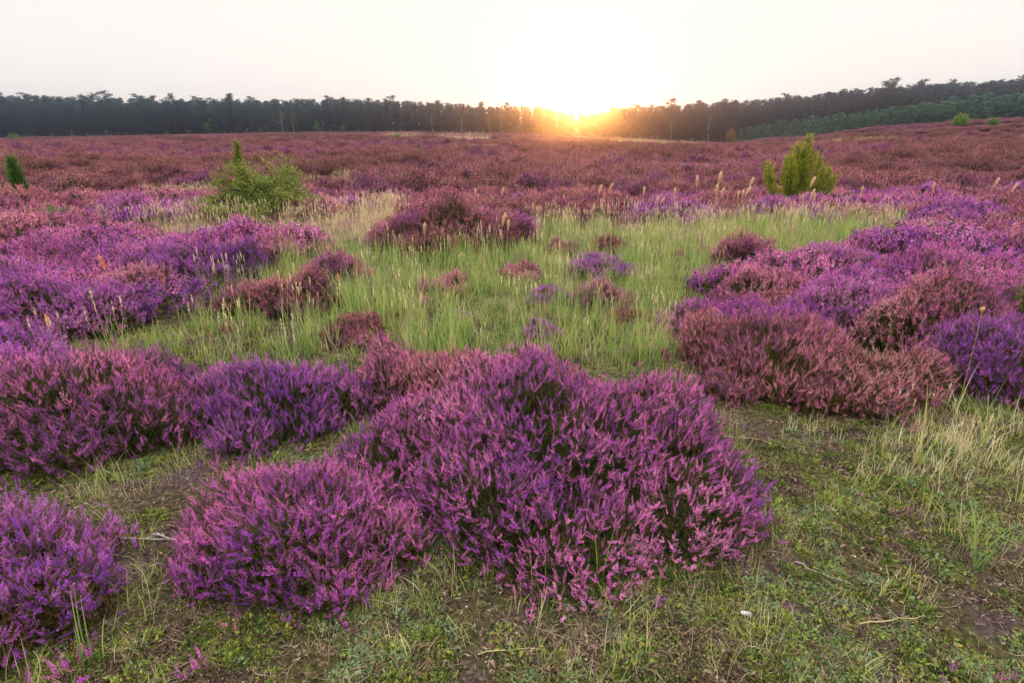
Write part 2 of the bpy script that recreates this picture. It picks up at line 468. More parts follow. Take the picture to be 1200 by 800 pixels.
B(470, 7.6, .55, .5, .36, 1, 25, ROSE, 'small rose heather bush at the left foot of the rounded one')
B(704, 6.1, .34, .28, .22, 1, 26, VIOLET, 'tiny violet heather clump standing in the middle of the green grass')
B(706, 5.0, .30, .24, .18, 1, 27, ROSE, 'tiny rose heather clump low in the green grass')
B(868, 6.6, .42, .3, .26, 1, 28, ROSE, 'small rose heather clump in the pale grass on the right')
B(400, 5.9, .42, .34, .24, 1, 29, ROSE, 'small rose heather clump at the left border of the green grass')
B(160, 5.0, .42, .34, .26, 1, 30, ROSE, 'small reddish heather clump between the purple and violet mounds on the left')
B(10, 5.3, .6, .45, .32, 1, 31, PURPLE, 'purple heather mound near the left edge behind the front purple mound')
B(905, 5.0, .5, .4, .3, 1, 32, PINK, 'pink heather clump between the green grass and violet mound')
B(1290, 3.9, .6, .55, .42, 1, 33, MAGENTA, 'magenta heather bush mostly outside the right picture edge')
B(1060, 6.5, .8, .5, .38, 1, 34, PINK, 'pale pink heather mound behind the violet mound on the right')

def in_any(x, y, pad=0.0, f=1.0):
    m = np.zeros(np.shape(x), bool)
    for bx, by, rx, ry in BUSHES:
        m |= ((x - bx) / (rx * f + pad)) ** 2 + ((y - by) / (ry * f + pad)) ** 2 < 1
    return m

# ---------------------------------------------------------------- where grass grows (outlines on the ground, metres)
def poly_px(pts): return [hit(px, py) for px, py in pts]
def inside(poly, x, y):
    x = np.asarray(x); y = np.asarray(y); m = np.zeros(x.shape, bool); n = len(poly)
    for i in range(n):
        x0, y0 = poly[i]; x1, y1 = poly[(i + 1) % n]
        c = ((y0 > y) != (y1 > y)) & (x < (x1 - x0) * (y - y0) / (y1 - y0 + 1e-12) + x0); m ^= c
    return m
GREEN = poly_px([(140, 408), (200, 378), (225, 345), (320, 318), (380, 300), (455, 300), (600, 305), (640, 270), (1050, 262), (1040, 282), (905, 300), (860, 330), (800, 345), (780, 400), (790, 440), (700, 425), (600, 420), (420, 450), (330, 445), (220, 430), (100, 440), (0, 432), (0, 410)])
STRAWZ = poly_px([(110, 272), (200, 262), (330, 262), (480, 250), (475, 272), (440, 292), (300, 290), (160, 285)])
PALEZ = poly_px([(620, 268), (1060, 262), (1040, 290), (900, 310), (640, 300)])

# mid field bushes: individuals, sharing meshes
MID = {}
def mid_variants(lod, n, s0, sizes):
    return [make_bush(*sizes[i % len(sizes)], lod, s0 + i, 1.1, .5) for i in range(n)]
MV1 = mid_variants(2, 6, 100, [(.62, .55, .30), (.8, .6, .34), (.5, .5, .27)])
tones = [PURPLE, MAGENTA, ROSE, RED, RED, BROWN, VIOLET, PINK]
def tone_at(x, y, r):
    """patches of one tone"""
    n = fbm(x / 3.2, y / 3.2, 77, 2) + r.normal(0, .07)
    far = min(max((y - 9) / 5, 0), 1)
    right = x / max(y, 1)
    if y > 8.5 and right > -.1:
        seq = [BROWN, BROWN, RED, RED, ROSE, PURPLE] if right < .45 else [BROWN, RED, RED, ROSE, PURPLE, MAGENTA]
    elif y > 8.5:
        seq = [BROWN, RED, RED, ROSE, ROSE, PURPLE]
    else:
        seq = [ROSE, RED, PURPLE, MAGENTA, ROSE, PINK]
    i = int(min(max((n + .3) / .6, 0), .999) * 6)
    return tuple(np.array(seq[i]) * .68 + np.array((.82, .27, .52, 1)) * .32)

pts = []
rr_ = np.random.default_rng(42)
cy_ = 3.2 + 15 * rr_.uniform(size=40000) ** .8; cx_ = rr_.uniform(-1.12, 1.12, 40000) * (cy_ * CP + CAMZ * SP) * .9
px_, py_ = project(cx_, cy_, 0)
ok = (cy_ < 16.2) & (py_ < 395) & (px_ > -60) & (px_ < 1270) & ~in_any(cx_, cy_, -.1)
for P_ in (GREEN, STRAWZ, PALEZ):
    for k_ in range(8):
        ok &= ~inside(P_, cx_ + .42 * math.cos(k_ * .785), cy_ + .42 * math.sin(k_ * .785) + .1)
cx_ = cx_[ok]; cy_ = cy_[ok]; QX = np.zeros(0); QY = np.zeros(0)
for x, y in zip(cx_, cy_):
    if len(pts) >= 262: break
    dmin = .46 + .028 * y
    if len(QX) and ((x - QX) ** 2 + (y - QY) ** 2).min() < dmin * dmin: continue
    pts.append((x, y)); QX = np.append(QX, x); QY = np.append(QY, y)
pts.sort(key=lambda p: p[1])
for i, (x, y) in enumerate(pts):
    px, py = project(x, y, 0)
    k = i % len(MV1); fm, lm = MV1[k]
    s = rr_.uniform(.85, 1.2) * (1 + .02 * y)
    side = 'left of the leafy shrub' if px < 300 else 'between leafy shrub and golden juniper' if px < 930 else 'right of the golden juniper'
    row = 'in the nearer field' if y < 9.5 else 'in the reddish field behind the grass'
    lab = f'knee high heather bush {row} {side}'.replace('in the reddish field behind the grass', 'in the field beyond the grass')
    g = f'heather bushes {row} {side}'
    place_bush(x, y, fm, lm, rr_.uniform(0, 6.28), (s, s, s * rr_.uniform(.8, 1.1)), tone_at(x, y, rr_), lab, g, .03)

sd_ = np.random.default_rng(88); k_ = 0
while k_ < 26:
    x, y = sd_.uniform(-3.4, 4.5), sd_.uniform(3.6, 8.6)
    if not inside(GREEN, np.array([x]), np.array([y]))[0] or in_any(np.array([x]), np.array([y]), .1)[0]: continue
    fm, lm = MV1[k_ % 6]; s = sd_.uniform(.22, .42)
    place_bush(x, y, fm, lm, sd_.uniform(0, 6.28), (s, s, s * sd_.uniform(.9, 1.5)), [ROSE, RED, PINK, PURPLE][k_ % 4], 'small heather seedling half hidden in the green grass', 'heather seedlings in the green grass', .01); k_ += 1

# ---------------------------------------------------------------- scatter as stuff (geometry nodes)
def scatter(name, P, rot, sc, idx, variants, label, cat):
    """P (n,3), rot (n,3) euler, sc (n,), idx (n,) ; variants list of (mesh, colour)"""
    coll = bpy.data.collections.new(name + '_source')
    for i, v in enumerate(variants):
        me, c = v if isinstance(v, tuple) else (v, (1, 1, 1, 1))
        o = bpy.data.objects.new(f'{name}_piece_{i:02d}', me); o.color = c; coll.objects.link(o)
    me = bpy.data.meshes.new(name); P = np.ascontiguousarray(P, np.float32)
    me.vertices.add(len(P)); me.vertices.foreach_set('co', P.ravel())
    a = me.attributes.new('rot', 'FLOAT_VECTOR', 'POINT'); a.data.foreach_set('vector', np.ascontiguousarray(rot, np.float32).ravel())
    a = me.attributes.new('sc', 'FLOAT_VECTOR', 'POINT'); sc = np.asarray(sc, np.float32)
    if sc.ndim == 1: sc = np.repeat(sc[:, None], 3, 1)
    a.data.foreach_set('vector', np.ascontiguousarray(sc).ravel())
    a = me.attributes.new('idx', 'INT', 'POINT'); a.data.foreach_set('value', np.ascontiguousarray(idx, np.int32))
    o = obj(name, me); tag(o, label, cat, kind='stuff')
    ng = bpy.data.node_groups.new(name + '_nodes', 'GeometryNodeTree')
    ng.interface.new_socket('Geometry', in_out='INPUT', socket_type='NodeSocketGeometry')
    ng.interface.new_socket('Geometry', in_out='OUTPUT', socket_type='NodeSocketGeometry')
    gi = ng.nodes.new('NodeGroupInput'); go = ng.nodes.new('NodeGroupOutput')
    ip = ng.nodes.new('GeometryNodeInstanceOnPoints'); ci = ng.nodes.new('GeometryNodeCollectionInfo')
    ci.inputs['Collection'].default_value = coll; ci.inputs['Separate Children'].default_value = True; ci.inputs['Reset Children'].default_value = True
    ip.inputs['Pick Instance'].default_value = True
    def att(n, t):
        q = ng.nodes.new('GeometryNodeInputNamedAttribute'); q.data_type = t; q.inputs['Name'].default_value = n; return q.outputs['Attribute']
    L = ng.links.new
    L(gi.outputs[0], ip.inputs['Points']); L(ci.outputs[0], ip.inputs['Instance']); L(att('idx', 'INT'), ip.inputs['Instance Index'])
    e2r = ng.nodes.new('FunctionNodeEulerToRotation'); L(att('rot', 'FLOAT_VECTOR'), e2r.inputs[0]); L(e2r.outputs[0], ip.inputs['Rotation'])
    L(att('sc', 'FLOAT_VECTOR'), ip.inputs['Scale']); L(ip.outputs[0], go.inputs[0])
    md = o.modifiers.new('scatter', 'NODES'); md.node_group = ng
    return o

def join_meshes(a, b, name, m1=None):
    """two-material patch mesh out of a flower mesh and a foliage mesh"""
    def rd(me):
        v = np.empty(len(me.vertices) * 3, np.float32); me.vertices.foreach_get('co', v)
        t = np.empty(len(me.loops), np.int32); me.loops.foreach_get('vertex_index', t)
        c = np.empty(len(me.vertices), np.float32); me.attributes['tint'].data.foreach_get('value', c)
        return v.reshape(-1, 3), t.reshape(-1, 3), c
    va, ta, ca = rd(a); vb, tb, cb = rd(b)
    me = mesh_of(name, np.concatenate([va, vb]), np.concatenate([ta, tb + len(va)]), np.concatenate([ca, cb]), m1 or M['flower'])
    me.materials.append(M['leaf'])
    me.polygons.foreach_set('material_index', np.concatenate([np.zeros(len(ta), np.int32), np.ones(len(tb), np.int32)]))
    return me

def heath_ok(x, y):
    yy = np.maximum(y, 20); px = 600 + F / CP * x / yy
    D = np.interp(px, E_PX, E_D)
    return y < D + 6

def tone_idx(x, y, n, r):
    v = fbm(x / (4 + y * .10), y / (3 + y * .05), 77, 3) + r.normal(0, .06, len(x))
    return np.clip(((v + .26) / .52 * n).astype(int), 0, n - 1)

OPEN = [(1005, 169, 4.5, 2.2), (960, 172, 4, 1.2), (770, 170, 9, 5), (410, 178, 2.2, 1), (545, 163, 5, 3), (470, 161, 4, 2), (36, 187, .9, .5), (440, 215, 1.3, .7), (400, 222, 1.8, .6), (215, 238, 1.0, .4), (1180, 168, 5, 2), (560, 178, 3, 1)]
def clear_open(x, y):
    m = np.ones(x.shape, bool)
    for (px, py, hw, hd) in OPEN:
        cx, cy = hit(px, py); m &= ((x - cx) / hw / 1.05) ** 2 + ((y - cy) / (hd * (2.2 if cy > 40 else 1.4)) / 1.15) ** 2 > 1 + .8 * fbm(x / 2, y / 2, 14, 2)
    return m
r = np.random.default_rng(5)
MEANT = np.array((.70, .22, .42, 1))
fartones = [tuple((np.array(c) * .5 + MEANT * .5) * .9 + .03) for c in (BROWN, BROWN, RED, RED, ROSE, ROSE, PURPLE, PINK)]
FV = []
for i, c in enumerate(fartones):
    fm, lm = make_bush(.62, .58, .42, 3, 200 + i, 1.1, .5)
    FV.append((join_meshes(fm, lm, 'heather_patch', flower_tone(c)), c))
# 16..55 m
n = 9500
y = np.sqrt(r.uniform(15.6 ** 2, 62 ** 2, n)); x = r.uniform(-1.12, 1.12, n) * y
z = ground(x, y) - .04
s = r.uniform(.75, 1.25, n) * (1 + y / 150)
P1 = np.stack([x, y, z], 1); I1 = tone_idx(x, y, 8, r)
gap = (fbm(x / 6, y / 2.2, 123, 2) > -.2) & clear_open(x, y)
P1 = P1[gap]; I1 = I1[gap]; s1 = s[gap]
# 60..260 m, broader cushions
n = 15000
y = np.sqrt(r.uniform(58 ** 2, 265 ** 2, n)); x = r.uniform(-1.1, 1.1, n) * y
ok = heath_ok(x, y) & clear_open(x, y) & (fbm(x / 30, y / 9, 124, 2) > -.3); x = x[ok]; y = y[ok]
P2 = np.stack([x, y, ground(x, y) - .1], 1); I2 = tone_idx(x, y, 8, r)
s2 = r.uniform(1.6, 3.2, len(x)); S2 = np.stack([s2, s2, s2 * .42], 1)
S1 = np.stack([s1, s1, s1 * r.uniform(.7, 1.1, len(s1))], 1)
P = np.concatenate([P1, P2]); I = np.concatenate([I1, I2]); S = np.concatenate([S1, S2])
rot = np.zeros((len(P), 3)); rot[:, 2] = r.uniform(0, 6.28, len(P))
scatter('heather_field', P, rot, S, I, FV, 'open heath of faded purple heather rolling away to the forest edge', 'heather field')

# ---------------------------------------------------------------- grass
def tuft(n, L, w, spread, bend, seed, t0=.3, t1=.5, seg=4):
    r = np.random.default_rng(seed); G = Geo()
    for i in range(n):
        V, T, C = blade(L * r.uniform(.45, 1.1), w * r.uniform(.6, 1.2), bend * r.uniform(.2, 1.5), seg)
        a = r.uniform(0, 6.28); tilt = r.normal(0, .16)
        Rm = np.array(Euler((r.normal(0, .16), tilt, a)).to_matrix())
        V = V @ Rm.T + np.array([r.normal(0, spread), r.normal(0, spread), -.005])
        G.add(V, T, np.clip(C + r.uniform(t0, t1), 0, 1))
    return G
def plume(G, P, L, w, n, r, tint):
    """feathery seed head along a line upward from P"""
    for i in range(n):
        t = r.uniform(0, 1); a = r.uniform(0, 6.28); s = w * (math.sin(math.pi * min(.97, t * .85 + .12))) 
        c = P + np.array([0, 0, t * L]); d = unit(np.array([math.cos(a), math.sin(a), 1.6])); q = unit(np.cross(d, [0, 0, 1.])) * s * .22
        G.add([c - q, c + q, c + d * s * 1.5], [(0, 1, 2)], tint + r.uniform(-.2, .2))

green_v = [tuft(16, .34, .0055, .05, .9, 300 + i, .05, .6).mesh('grass_tuft', M['grass']) for i in range(4)]
green_v += [tuft(12, .24, .004, .06, 1.1, 310 + i, .3, .95).mesh('grass_tuft', M['grass']) for i in range(3)]
green_v += [tuft(22, .44, .0058, .05, .7, 330 + i, .15, .7).mesh('grass_tuft', M['grass']) for i in range(2)]
green_v += [tuft(16, .15, .0024, .05, 1.3, 320 + i, .25, .95, 3).mesh('grass_tuft', M['grass']) for i in range(3)]
def in_heather_free(x, y): return ~in_any(x, y, 0, .85)
r = np.random.default_rng(6)
n = 11000
x = r.uniform(-7, 9, n); y = r.uniform(2.6, 11, n)
m = inside(GREEN, x, y) | inside(PALEZ, x, y)
m &= in_heather_free(x, y) & (fbm(x / .8, y / .8, 55, 3) + r.uniform(-.2, .2, n) > -.06)
x = x[m]; y = y[m]
idx = r.integers(0, 12, len(x)); rot = np.zeros((len(x), 3)); rot[:, 2] = r.uniform(0, 6.28, len(x))
Pg = [np.stack([x, y, ground(x, y)], 1)]; Ig = [idx]; Rg = [rot]; Sg = [r.uniform(.6, 1.15, len(x)) * np.clip(y / 6.5, .78, 1)]
n = 260
x = r.uniform(-2.4, 1.6, n); y = r.uniform(3.3, 5.0, n); m = inside(GREEN, x, y) & in_heather_free(x, y) & (fbm(x / .5, y / .5, 58, 2) > -.02); x = x[m]; y = y[m]
rot = np.zeros((len(x), 3)); rot[:, 2] = r.uniform(0, 6.28, len(x)); Pg.append(np.stack([x, y, ground(x, y)], 1)); Ig.append(r.choice([0, 1, 7, 8], len(x))); Rg.append(rot); Sg.append(r.uniform(.8, 1.15, len(x)))
# thin sprinkling in front and between cushions
n = 4200
x = r.uniform(-3.2, 4.4, n); y = r.uniform(1.0, 6, n)
m = ~in_any(x, y, 0, .8) & (fbm(x / .35, y / .35, 56, 2) > -.02)
x = x[m]; y = y[m]
rot = np.zeros((len(x), 3)); rot[:, 2] = r.uniform(0, 6.28, len(x)); rot[:, 0] = r.normal(0, .25, len(x))
Pg.append(np.stack([x, y, ground(x, y)], 1)); Ig.append(r.choice([4, 5, 6, 9, 10, 11], len(x))); Rg.append(rot); Sg.append(r.uniform(.3, .75, len(x)))
scatter('grass', np.concatenate(Pg), np.concatenate(Rg), np.concatenate(Sg), np.concatenate(Ig), green_v, 'fresh green and yellowing grass growing between the heather', 'grass')

def straw_tuft(seed, L, n, np_=5):
    G = tuft(n, L * .7, .003, .06, .8, seed, .1, .9, 3); r = np.random.default_rng(seed + 1)
    for i in range(np_):
        p = np.array([r.normal(0, .06), r.normal(0, .06), 0]); h = L * r.uniform(.75, 1.1); lean = r.normal(0, .06, 2)
        top = p + np.array([lean[0], lean[1], h]); V, T = tube([p, (p + top) / 2, top], [.0012, .0010, .0008], 3); G.add(V, T, .6)
        plume(G, top - np.array([0, 0, .02]), .10, .016, 18, r, .7)
    return G.mesh('straw_tuft', M['straw'])
straw_v = [straw_tuft(400 + 2 * i, .42, 14) for i in range(5)]
straw_v += [tuft(18, .2, .004, .07, 1.2, 420 + i, .0, 1, 3).mesh('straw_tuft', M['straw']) for i in range(2)]
n = 6000
x = r.uniform(-9, 9, n); y = r.uniform(3, 13, n)
inS = inside(STRAWZ, x, y); inP = inside(PALEZ, x, y); inG = inside(GREEN, x, y)
m = (inS & (r.uniform(size=n) < .95)) | (inP & (r.uniform(size=n) < .6)) | (inG & (r.uniform(size=n) < .22))
m &= in_heather_free(x, y)
x = x[m]; y = y[m]; P = [np.stack([x, y, ground(x, y)], 1)]; I = [r.integers(0, 7, len(x))]; S = [r.uniform(.6, 1.05, len(x))]
k = 55; a = r.uniform(0, 6.28, k); q = r.uniform(0, 1, k); cx, cy = hit(1120, 525)
x = cx + np.cos(a) * q * .75; y = cy + np.sin(a) * q * .42; m = ~in_any(x, y, 0, .8); x = x[m]; y = y[m]
P.append(np.stack([x, y, ground(x, y)], 1)); I.append(r.choice([5, 6, 0], len(x), p=[.46, .46, .08])); S.append(r.uniform(.3, .9, len(x)))
k = 800; x = r.uniform(-2.6, 4, k); y = r.uniform(.9, 4.2, k); m = ~in_any(x, y, 0, .85) & (fbm(x / .3, y / .3, 91, 2) > 0); x = x[m]; y = y[m]
P.append(np.stack([x, y, ground(x, y)], 1)); I.append(r.choice([5, 6], len(x))); S.append(r.uniform(.18, .45, len(x)))
# pale openings far out in the heath
for (px, py, hw, hd) in OPEN:
    cx, cy = hit(px, py); k = int(110 + 12 * hw * hd)
    a = r.uniform(0, 6.28, k); q = np.sqrt(r.uniform(0, 1, k))
    x = cx + np.cos(a) * q * hw; y = cy + np.sin(a) * q * hd * (2.2 if cy > 40 else 1.4)
    P.append(np.stack([x, y, ground(x, y) + .02], 1)); I.append(r.integers(0, 5, k)); S.append(r.uniform(.5, .9, k) * (1 + cy / 90))
P = np.concatenate(P); rot = np.zeros((len(P), 3)); rot[:, 2] = r.uniform(0, 6.28, len(P))
scatter('dry_grass', P, rot, np.concatenate(S), np.concatenate(I), straw_v, 'pale straw coloured grass with feathery heads in strips across the heath', 'dry grass')

# moss, lichen and litter at your feet
def moss_clump(seed, n, rad, ll, hgt, mat, t0, t1, flat=.6):
    r = np.random.default_rng(seed)
    a = r.uniform(0, 6.28, n); q = np.sqrt(r.uniform(0, 1, n)) * rad
    P = np.stack([np.cos(a) * q, np.sin(a) * q, hgt * (1 - (q / rad) ** 2) * r.uniform(.3, 1, n)], 1)
    d = unit(np.stack([np.cos(a) * .5, np.sin(a) * .5, np.ones(n) * flat], 1) + r.normal(0, .5, (n, 3)))
    tpl = (np.array([(-.28, 0, 0), (.28, 0, 0), (.2, .1, .6), (0, .25, 1.0), (-.2, .1, .6)]), np.array([(0, 1, 2), (0, 2, 4), (4, 2, 3)]), np.array([-.1, -.1, .05, .12, .05]))
    G = Geo(); stamp(G, tpl, P, frames(d), r.uniform(.6, 1.3, n) * ll, r.uniform(t0, t1, n))
    return G.mesh('moss_cushion', mat)
moss_v = [moss_clump(500 + i, 130, .055, .010, .022, M['moss'], .0, .55) for i in range(4)]
moss_v += [moss_clump(510 + i, 80, .045, .014, .016, M['moss'], .6, 1.0, .3) for i in range(3)]
moss_v += [moss_clump(520 + i, 70, .06, .018, .012, M['moss'], .15, .6, .15) for i in range(2)]
moss_v += [moss_clump(530 + i, 110, .06, .010, .018, M['litter'], .05, .75, .3) for i in range(3)]
n = 34000
x = r.uniform(-3.4, 4.6, n); y = .8 + 5.4 * r.uniform(size=n) ** 1.25
f1 = fbm(x / .55, y / .55, 61, 3); f2 = fbm(x / .3, y / .3, 62, 3)
bare = (((x + 1.22) / .30) ** 2 + ((y - 1.60) / .30) ** 2 < 1) & (r.uniform(size=n) < .85)
bare |= ((x - .86) / .22) ** 2 + ((y - 1.80) / .22) ** 2 < 1
bare |= ((x - 1.26) / .10) ** 2 + ((y - 1.67) / .07) ** 2 < 1
m = ~in_any(x, y, 0, .75) & (f1 + .5 * fbm(x / .13, y / .13, 63, 2) > -.07 + .6 * bare) & ~inside(GREEN, x, y)
m |= inside(GREEN, x, y) & (r.uniform(size=n) < .5) & ~in_any(x, y, 0, .75)
x = x[m]; y = y[m]; f2 = f2[m]
idx = np.where(f2 > .09, r.choice([4, 5, 6], len(x)), np.where(f2 < -.09, r.choice([9, 10, 11], len(x)), r.choice([0, 1, 2, 3, 7, 8], len(x))))
idx = np.where(r.uniform(size=len(x)) < .3, r.integers(0, 12, len(x)), idx)
rot = r.normal(0, .15, (len(x), 3)); rot[:, 2] = r.uniform(0, 6.28, len(x))
scatter('moss', np.stack([x, y, ground(x, y) - .002], 1), rot, r.uniform(.45, 1.0, len(x)), idx, moss_v, 'green moss and grey green lichen covering the soil between the bushes', 'moss')

def litter_piece(seed, n):
    r = np.random.default_rng(seed); G = Geo()
    for i in range(n):
        L = r.uniform(.015, .07); a = r.uniform(0, 6.28); p = np.array([r.normal(0, .05), r.normal(0, .05), r.uniform(.002, .018)])
        d = np.array([math.cos(a), math.sin(a), r.normal(0, .18)]); side = np.cross(d, [0, 0, 1.]) * r.normal(0, .12)
        V, T = tube([p, p + d * L * .5 + side * L, p + d * L], [.0008, .0008, .0004], 3); G.add(V, T, r.uniform(0, 1))
    for i in range(n * 3):
        p = np.array([r.normal(0, .06), r.normal(0, .06), r.uniform(.001, .01)]); s = r.uniform(.003, .008)
        G.add(p + r.normal(0, s, (3, 3)) * [1, 1, .4], [(0, 1, 2)], r.uniform(0, .9))
    return G.mesh('litter_piece', M['litter'])
lit_v = [litter_piece(600 + i, 12) for i in range(5)]
n = 9500
x = r.uniform(-3.2, 4.4, n); y = .8 + 5.5 * r.uniform(size=n) ** 1.2
m = ~in_any(x, y, 0, .8); x = x[m]; y = y[m]
rot = np.zeros((len(x), 3)); rot[:, 2] = r.uniform(0, 6.28, len(x))
scatter('plant_litter', np.stack([x, y, ground(x, y)], 1), rot, r.uniform(.6, 1.3, len(x)), r.integers(0, 5, len(x)), lit_v, 'dead stems and fallen heather bits strewn over the soil', 'litter')

# ---------------------------------------------------------------- terrain sheet
def build_ground():
    rad = np.concatenate([[0.0], .35 * 1.0185 ** np.arange(0, 436)])
    rad = rad[rad < 550]
    # finer steps ahead than behind
    u = np.linspace(-1, 1, 721)[:-1]
    ang = np.pi * (0.38 * u + 0.62 * u ** 3) + np.pi / 2
    A, Rr = np.meshgrid(ang, rad[1:])
    X = Rr * np.cos(A); Y = Rr * np.sin(A)
    Z = ground(X, Y)
    m = len(ang); k = len(rad) - 1
    V = np.concatenate([[[0, 0, float(ground(0, 0))]], np.stack([X, Y, Z], 2).reshape(-1, 3)])
    i = np.arange(k - 1)[:, None]; j = np.arange(m)[None]
    a = 1 + i * m + j; b = 1 + i * m + (j + 1) % m
    Q = np.stack([a, a + m, b + m, b], 2).reshape(-1, 4)
    T = np.concatenate([np.stack([Q[:, 0], Q[:, 1], Q[:, 2]], 1), np.stack([Q[:, 0], Q[:, 2], Q[:, 3]], 1)])
    T = np.concatenate([T, np.stack([np.zeros(m, int), 1 + np.arange(m), 1 + (np.arange(m) + 1) % m], 1)])
    x, y = V[:, 0], V[:, 1]
    heath = sstep(6.5, 11, np.where(y > 0, y, np.abs(y) + 4) + fbm(x / 2, y / 2, 8, 2) * 4)
    yy = np.maximum(y, 20); D = np.interp(600 + F / CP * np.clip(x / yy, -1.25, 1.25), E_PX, E_D)
    wood = sstep(D + 5, D + 12, y)
    me = mesh_of('ground', V, T, None, M['ground'], {'heath': heath, 'woodland': wood})
    me.polygons.foreach_set('use_smooth', np.ones(len(T), bool))
    o = obj('ground', me); tag(o, 'rolling heath ground of dark sandy soil, moss and heather litter', 'ground', kind='structure')
build_ground()

# ---------------------------------------------------------------- shrubs, junipers
def leaf_tpl(): return (np.array([(0, 0, 0), (.32, .08, .45), (0, 0, 1.), (-.32, .08, .45)]), np.array([(0, 1, 2), (0, 2, 3)]), np.array([-.1, 0, .1, 0]))

def leafy_shrub(H, Wd, seed, leaf, nb=9, depth=3, flatness=.4, leaves=7, dens=1.0):
    r = np.random.default_rng(seed); W = Geo(); tips = []
    def grow(p, d, L, rad, lev):
        n = 4; pts_ = [p]; q = p.copy(); dd = d.copy()
        for i in range(n):
            dd = unit(dd + r.normal(0, .16, 3) + np.array([0, 0, .06])); q = q + dd * L / n; pts_.append(q.copy())
        V, T = tube(pts_, np.linspace(rad, rad * .5, n + 1), 4 if lev else 6); W.add(V, T, r.uniform(.2, .8))
        if lev >= depth - 1:
            for s_ in pts_[1:]: tips.append((s_, dd))
        if lev < depth:
            for k in range(5 if lev == 0 else 4):
                t = r.uniform(.3, 1); i = int(t * n); b = pts_[min(i, n)]
                a = r.uniform(0, 6.28); nd = unit(dd * .7 + np.array([math.cos(a), math.sin(a), r.uniform(-.1, flatness)]))
                grow(b, nd, L * r.uniform(.45, .7), rad * .5, lev + 1)
    for b in range(nb):
        a = b / nb * 6.28 + r.uniform(-.3, .3); o = r.uniform(.05, 1.0)
        d = unit(np.array([math.cos(a) * o * Wd / H, math.sin(a) * o * Wd / H, 1.0]))
        grow(np.array([math.cos(a) * .04, math.sin(a) * .04, -.03]), d, H * r.uniform(.42, .66) * (1.35 - .55 * o), H * .014, 0)
    tp = np.array([t[0] for t in tips]); td = np.array([t[1] for t in tips])
    k = int(leaves); P = np.repeat(tp, k, 0) + r.normal(0, leaf * 1.1, (len(tp) * k, 3)); d = unit(np.repeat(td, k, 0) + r.normal(0, .8, (len(P), 3)))
    # fit to the wanted outline
    G = Geo(); stamp(G, leaf_tpl(), P, frames(d), r.uniform(.6, 1.2, len(P)) * leaf, r.uniform(.1, .9, len(P)))
    Vg, Tg, Cg = G.get(); Vw, Tw, Cw = W.get()
    hi = np.percentile(Vg[:, 2], 99.7); ex = np.percentile(np.abs(Vg[:, 0]), 99)
    f = np.array([Wd / 2 / ex, Wd / 2 / ex, H / hi])
    if nb > 8:      # rounded crown: lower towards its sides
        for A_ in (Vg, Vw):
            A_[:, 2] *= 1 - .42 * np.clip(np.abs(A_[:, 0]) / ex, 0, 1.1) ** 2
    return mesh_of('foliage', Vg * f, Tg, Cg, M['shrub']), mesh_of('branches', Vw * f, Tw, Cw, M['wood'])

def conifer_shrub(leaders, seed, needle=.05, dens=1.0):
    """juniper: leaders = (dx, dy, height, radius); upright feathery sprays"""
    r = np.random.default_rng(seed); G = Geo(); W = Geo()
    tpl = (np.array([(-.10, 0, 0), (.10, 0, 0), (.22, .05, .45), (0, .1, 1.0), (-.22, -.05, .5)]), np.array([(0, 1, 2), (0, 2, 4), (4, 2, 3)]), np.array([-.15, -.15, .05, .15, .05]))
    for (dx, dy, h, rad) in leaders:
        V, T = tube([(dx * .3, dy * .3, -.03), (dx * .8, dy * .8, h * .5), (dx, dy, h * .97)], [h * .02, h * .012, h * .003], 5); W.add(V, T, .4)
        ns = int(260 * dens * h * (rad / .2 + .2)); ts = r.uniform(.1, 1, ns); as_ = r.uniform(0, 6.28, ns)
        qs = np.sin(np.pi * np.clip(ts * .72 + .26, 0, 1)) ** .8 * rad * r.uniform(.3, 1.15, ns)
        xs = np.interp(ts, [0, .5, 1], [dx * .3, dx * .8, dx]) + np.cos(as_) * qs; ys = np.interp(ts, [0, .5, 1], [dy * .3, dy * .8, dy]) + np.sin(as_) * qs
        B0 = np.stack([xs, ys, ts * h * .97], 1); D0 = unit(np.stack([np.cos(as_) * .5, np.sin(as_) * .5, np.ones(ns)], 1) + r.normal(0, .2, (ns, 3)))
        k_ = 14; u_ = r.uniform(0, 1, (ns * k_, 1)); Ls = np.repeat(r.uniform(.08, .26, (ns, 1)) * min(1, h), k_, 0)
        PP = np.repeat(B0, k_, 0) + np.repeat(D0, k_, 0) * u_ * Ls; DD = unit(np.repeat(D0, k_, 0) + r.normal(0, .35, (ns * k_, 3)))
        stamp(G, tpl, PP, frames(DD), r.uniform(.5, 1, ns * k_) * needle * .8 * (1.15 - .5 * u_[:, 0]), np.clip(.35 + .5 * u_[:, 0] + r.normal(0, .15, ns * k_), 0, 1))
        n = int(420 * dens * h * (rad / .2 + .3)); t = r.uniform(.02, 1, n) ** .9
        prof = np.sin(np.pi * np.clip(t * .72 + .26, 0, 1)) ** .8 * rad * (1 + .9 * r.uniform(size=n) ** 3)
        a = r.uniform(0, 6.28, n); q = prof * r.uniform(.35, 1, n) * (1 + .3 * np.sin(a * 3 + t * 14 + seed))
        cx = np.interp(t, [0, .5, 1], [dx * .3, dx * .8, dx]); cy = np.interp(t, [0, .5, 1], [dy * .3, dy * .8, dy])
        P = np.stack([cx + np.cos(a) * q, cy + np.sin(a) * q, t * h], 1)
        d = unit(np.stack([np.cos(a) * .55, np.sin(a) * .55, np.ones(n)], 1) + r.normal(0, .3, (n, 3)))
        stamp(G, tpl, P, frames(d), r.uniform(.6, 1.4, n) * needle, np.clip(.05 + .35 * t + r.normal(0, .2, n), 0, 1))
    return G.mesh('foliage', M['shrub']), W.mesh('branches', M['wood'])

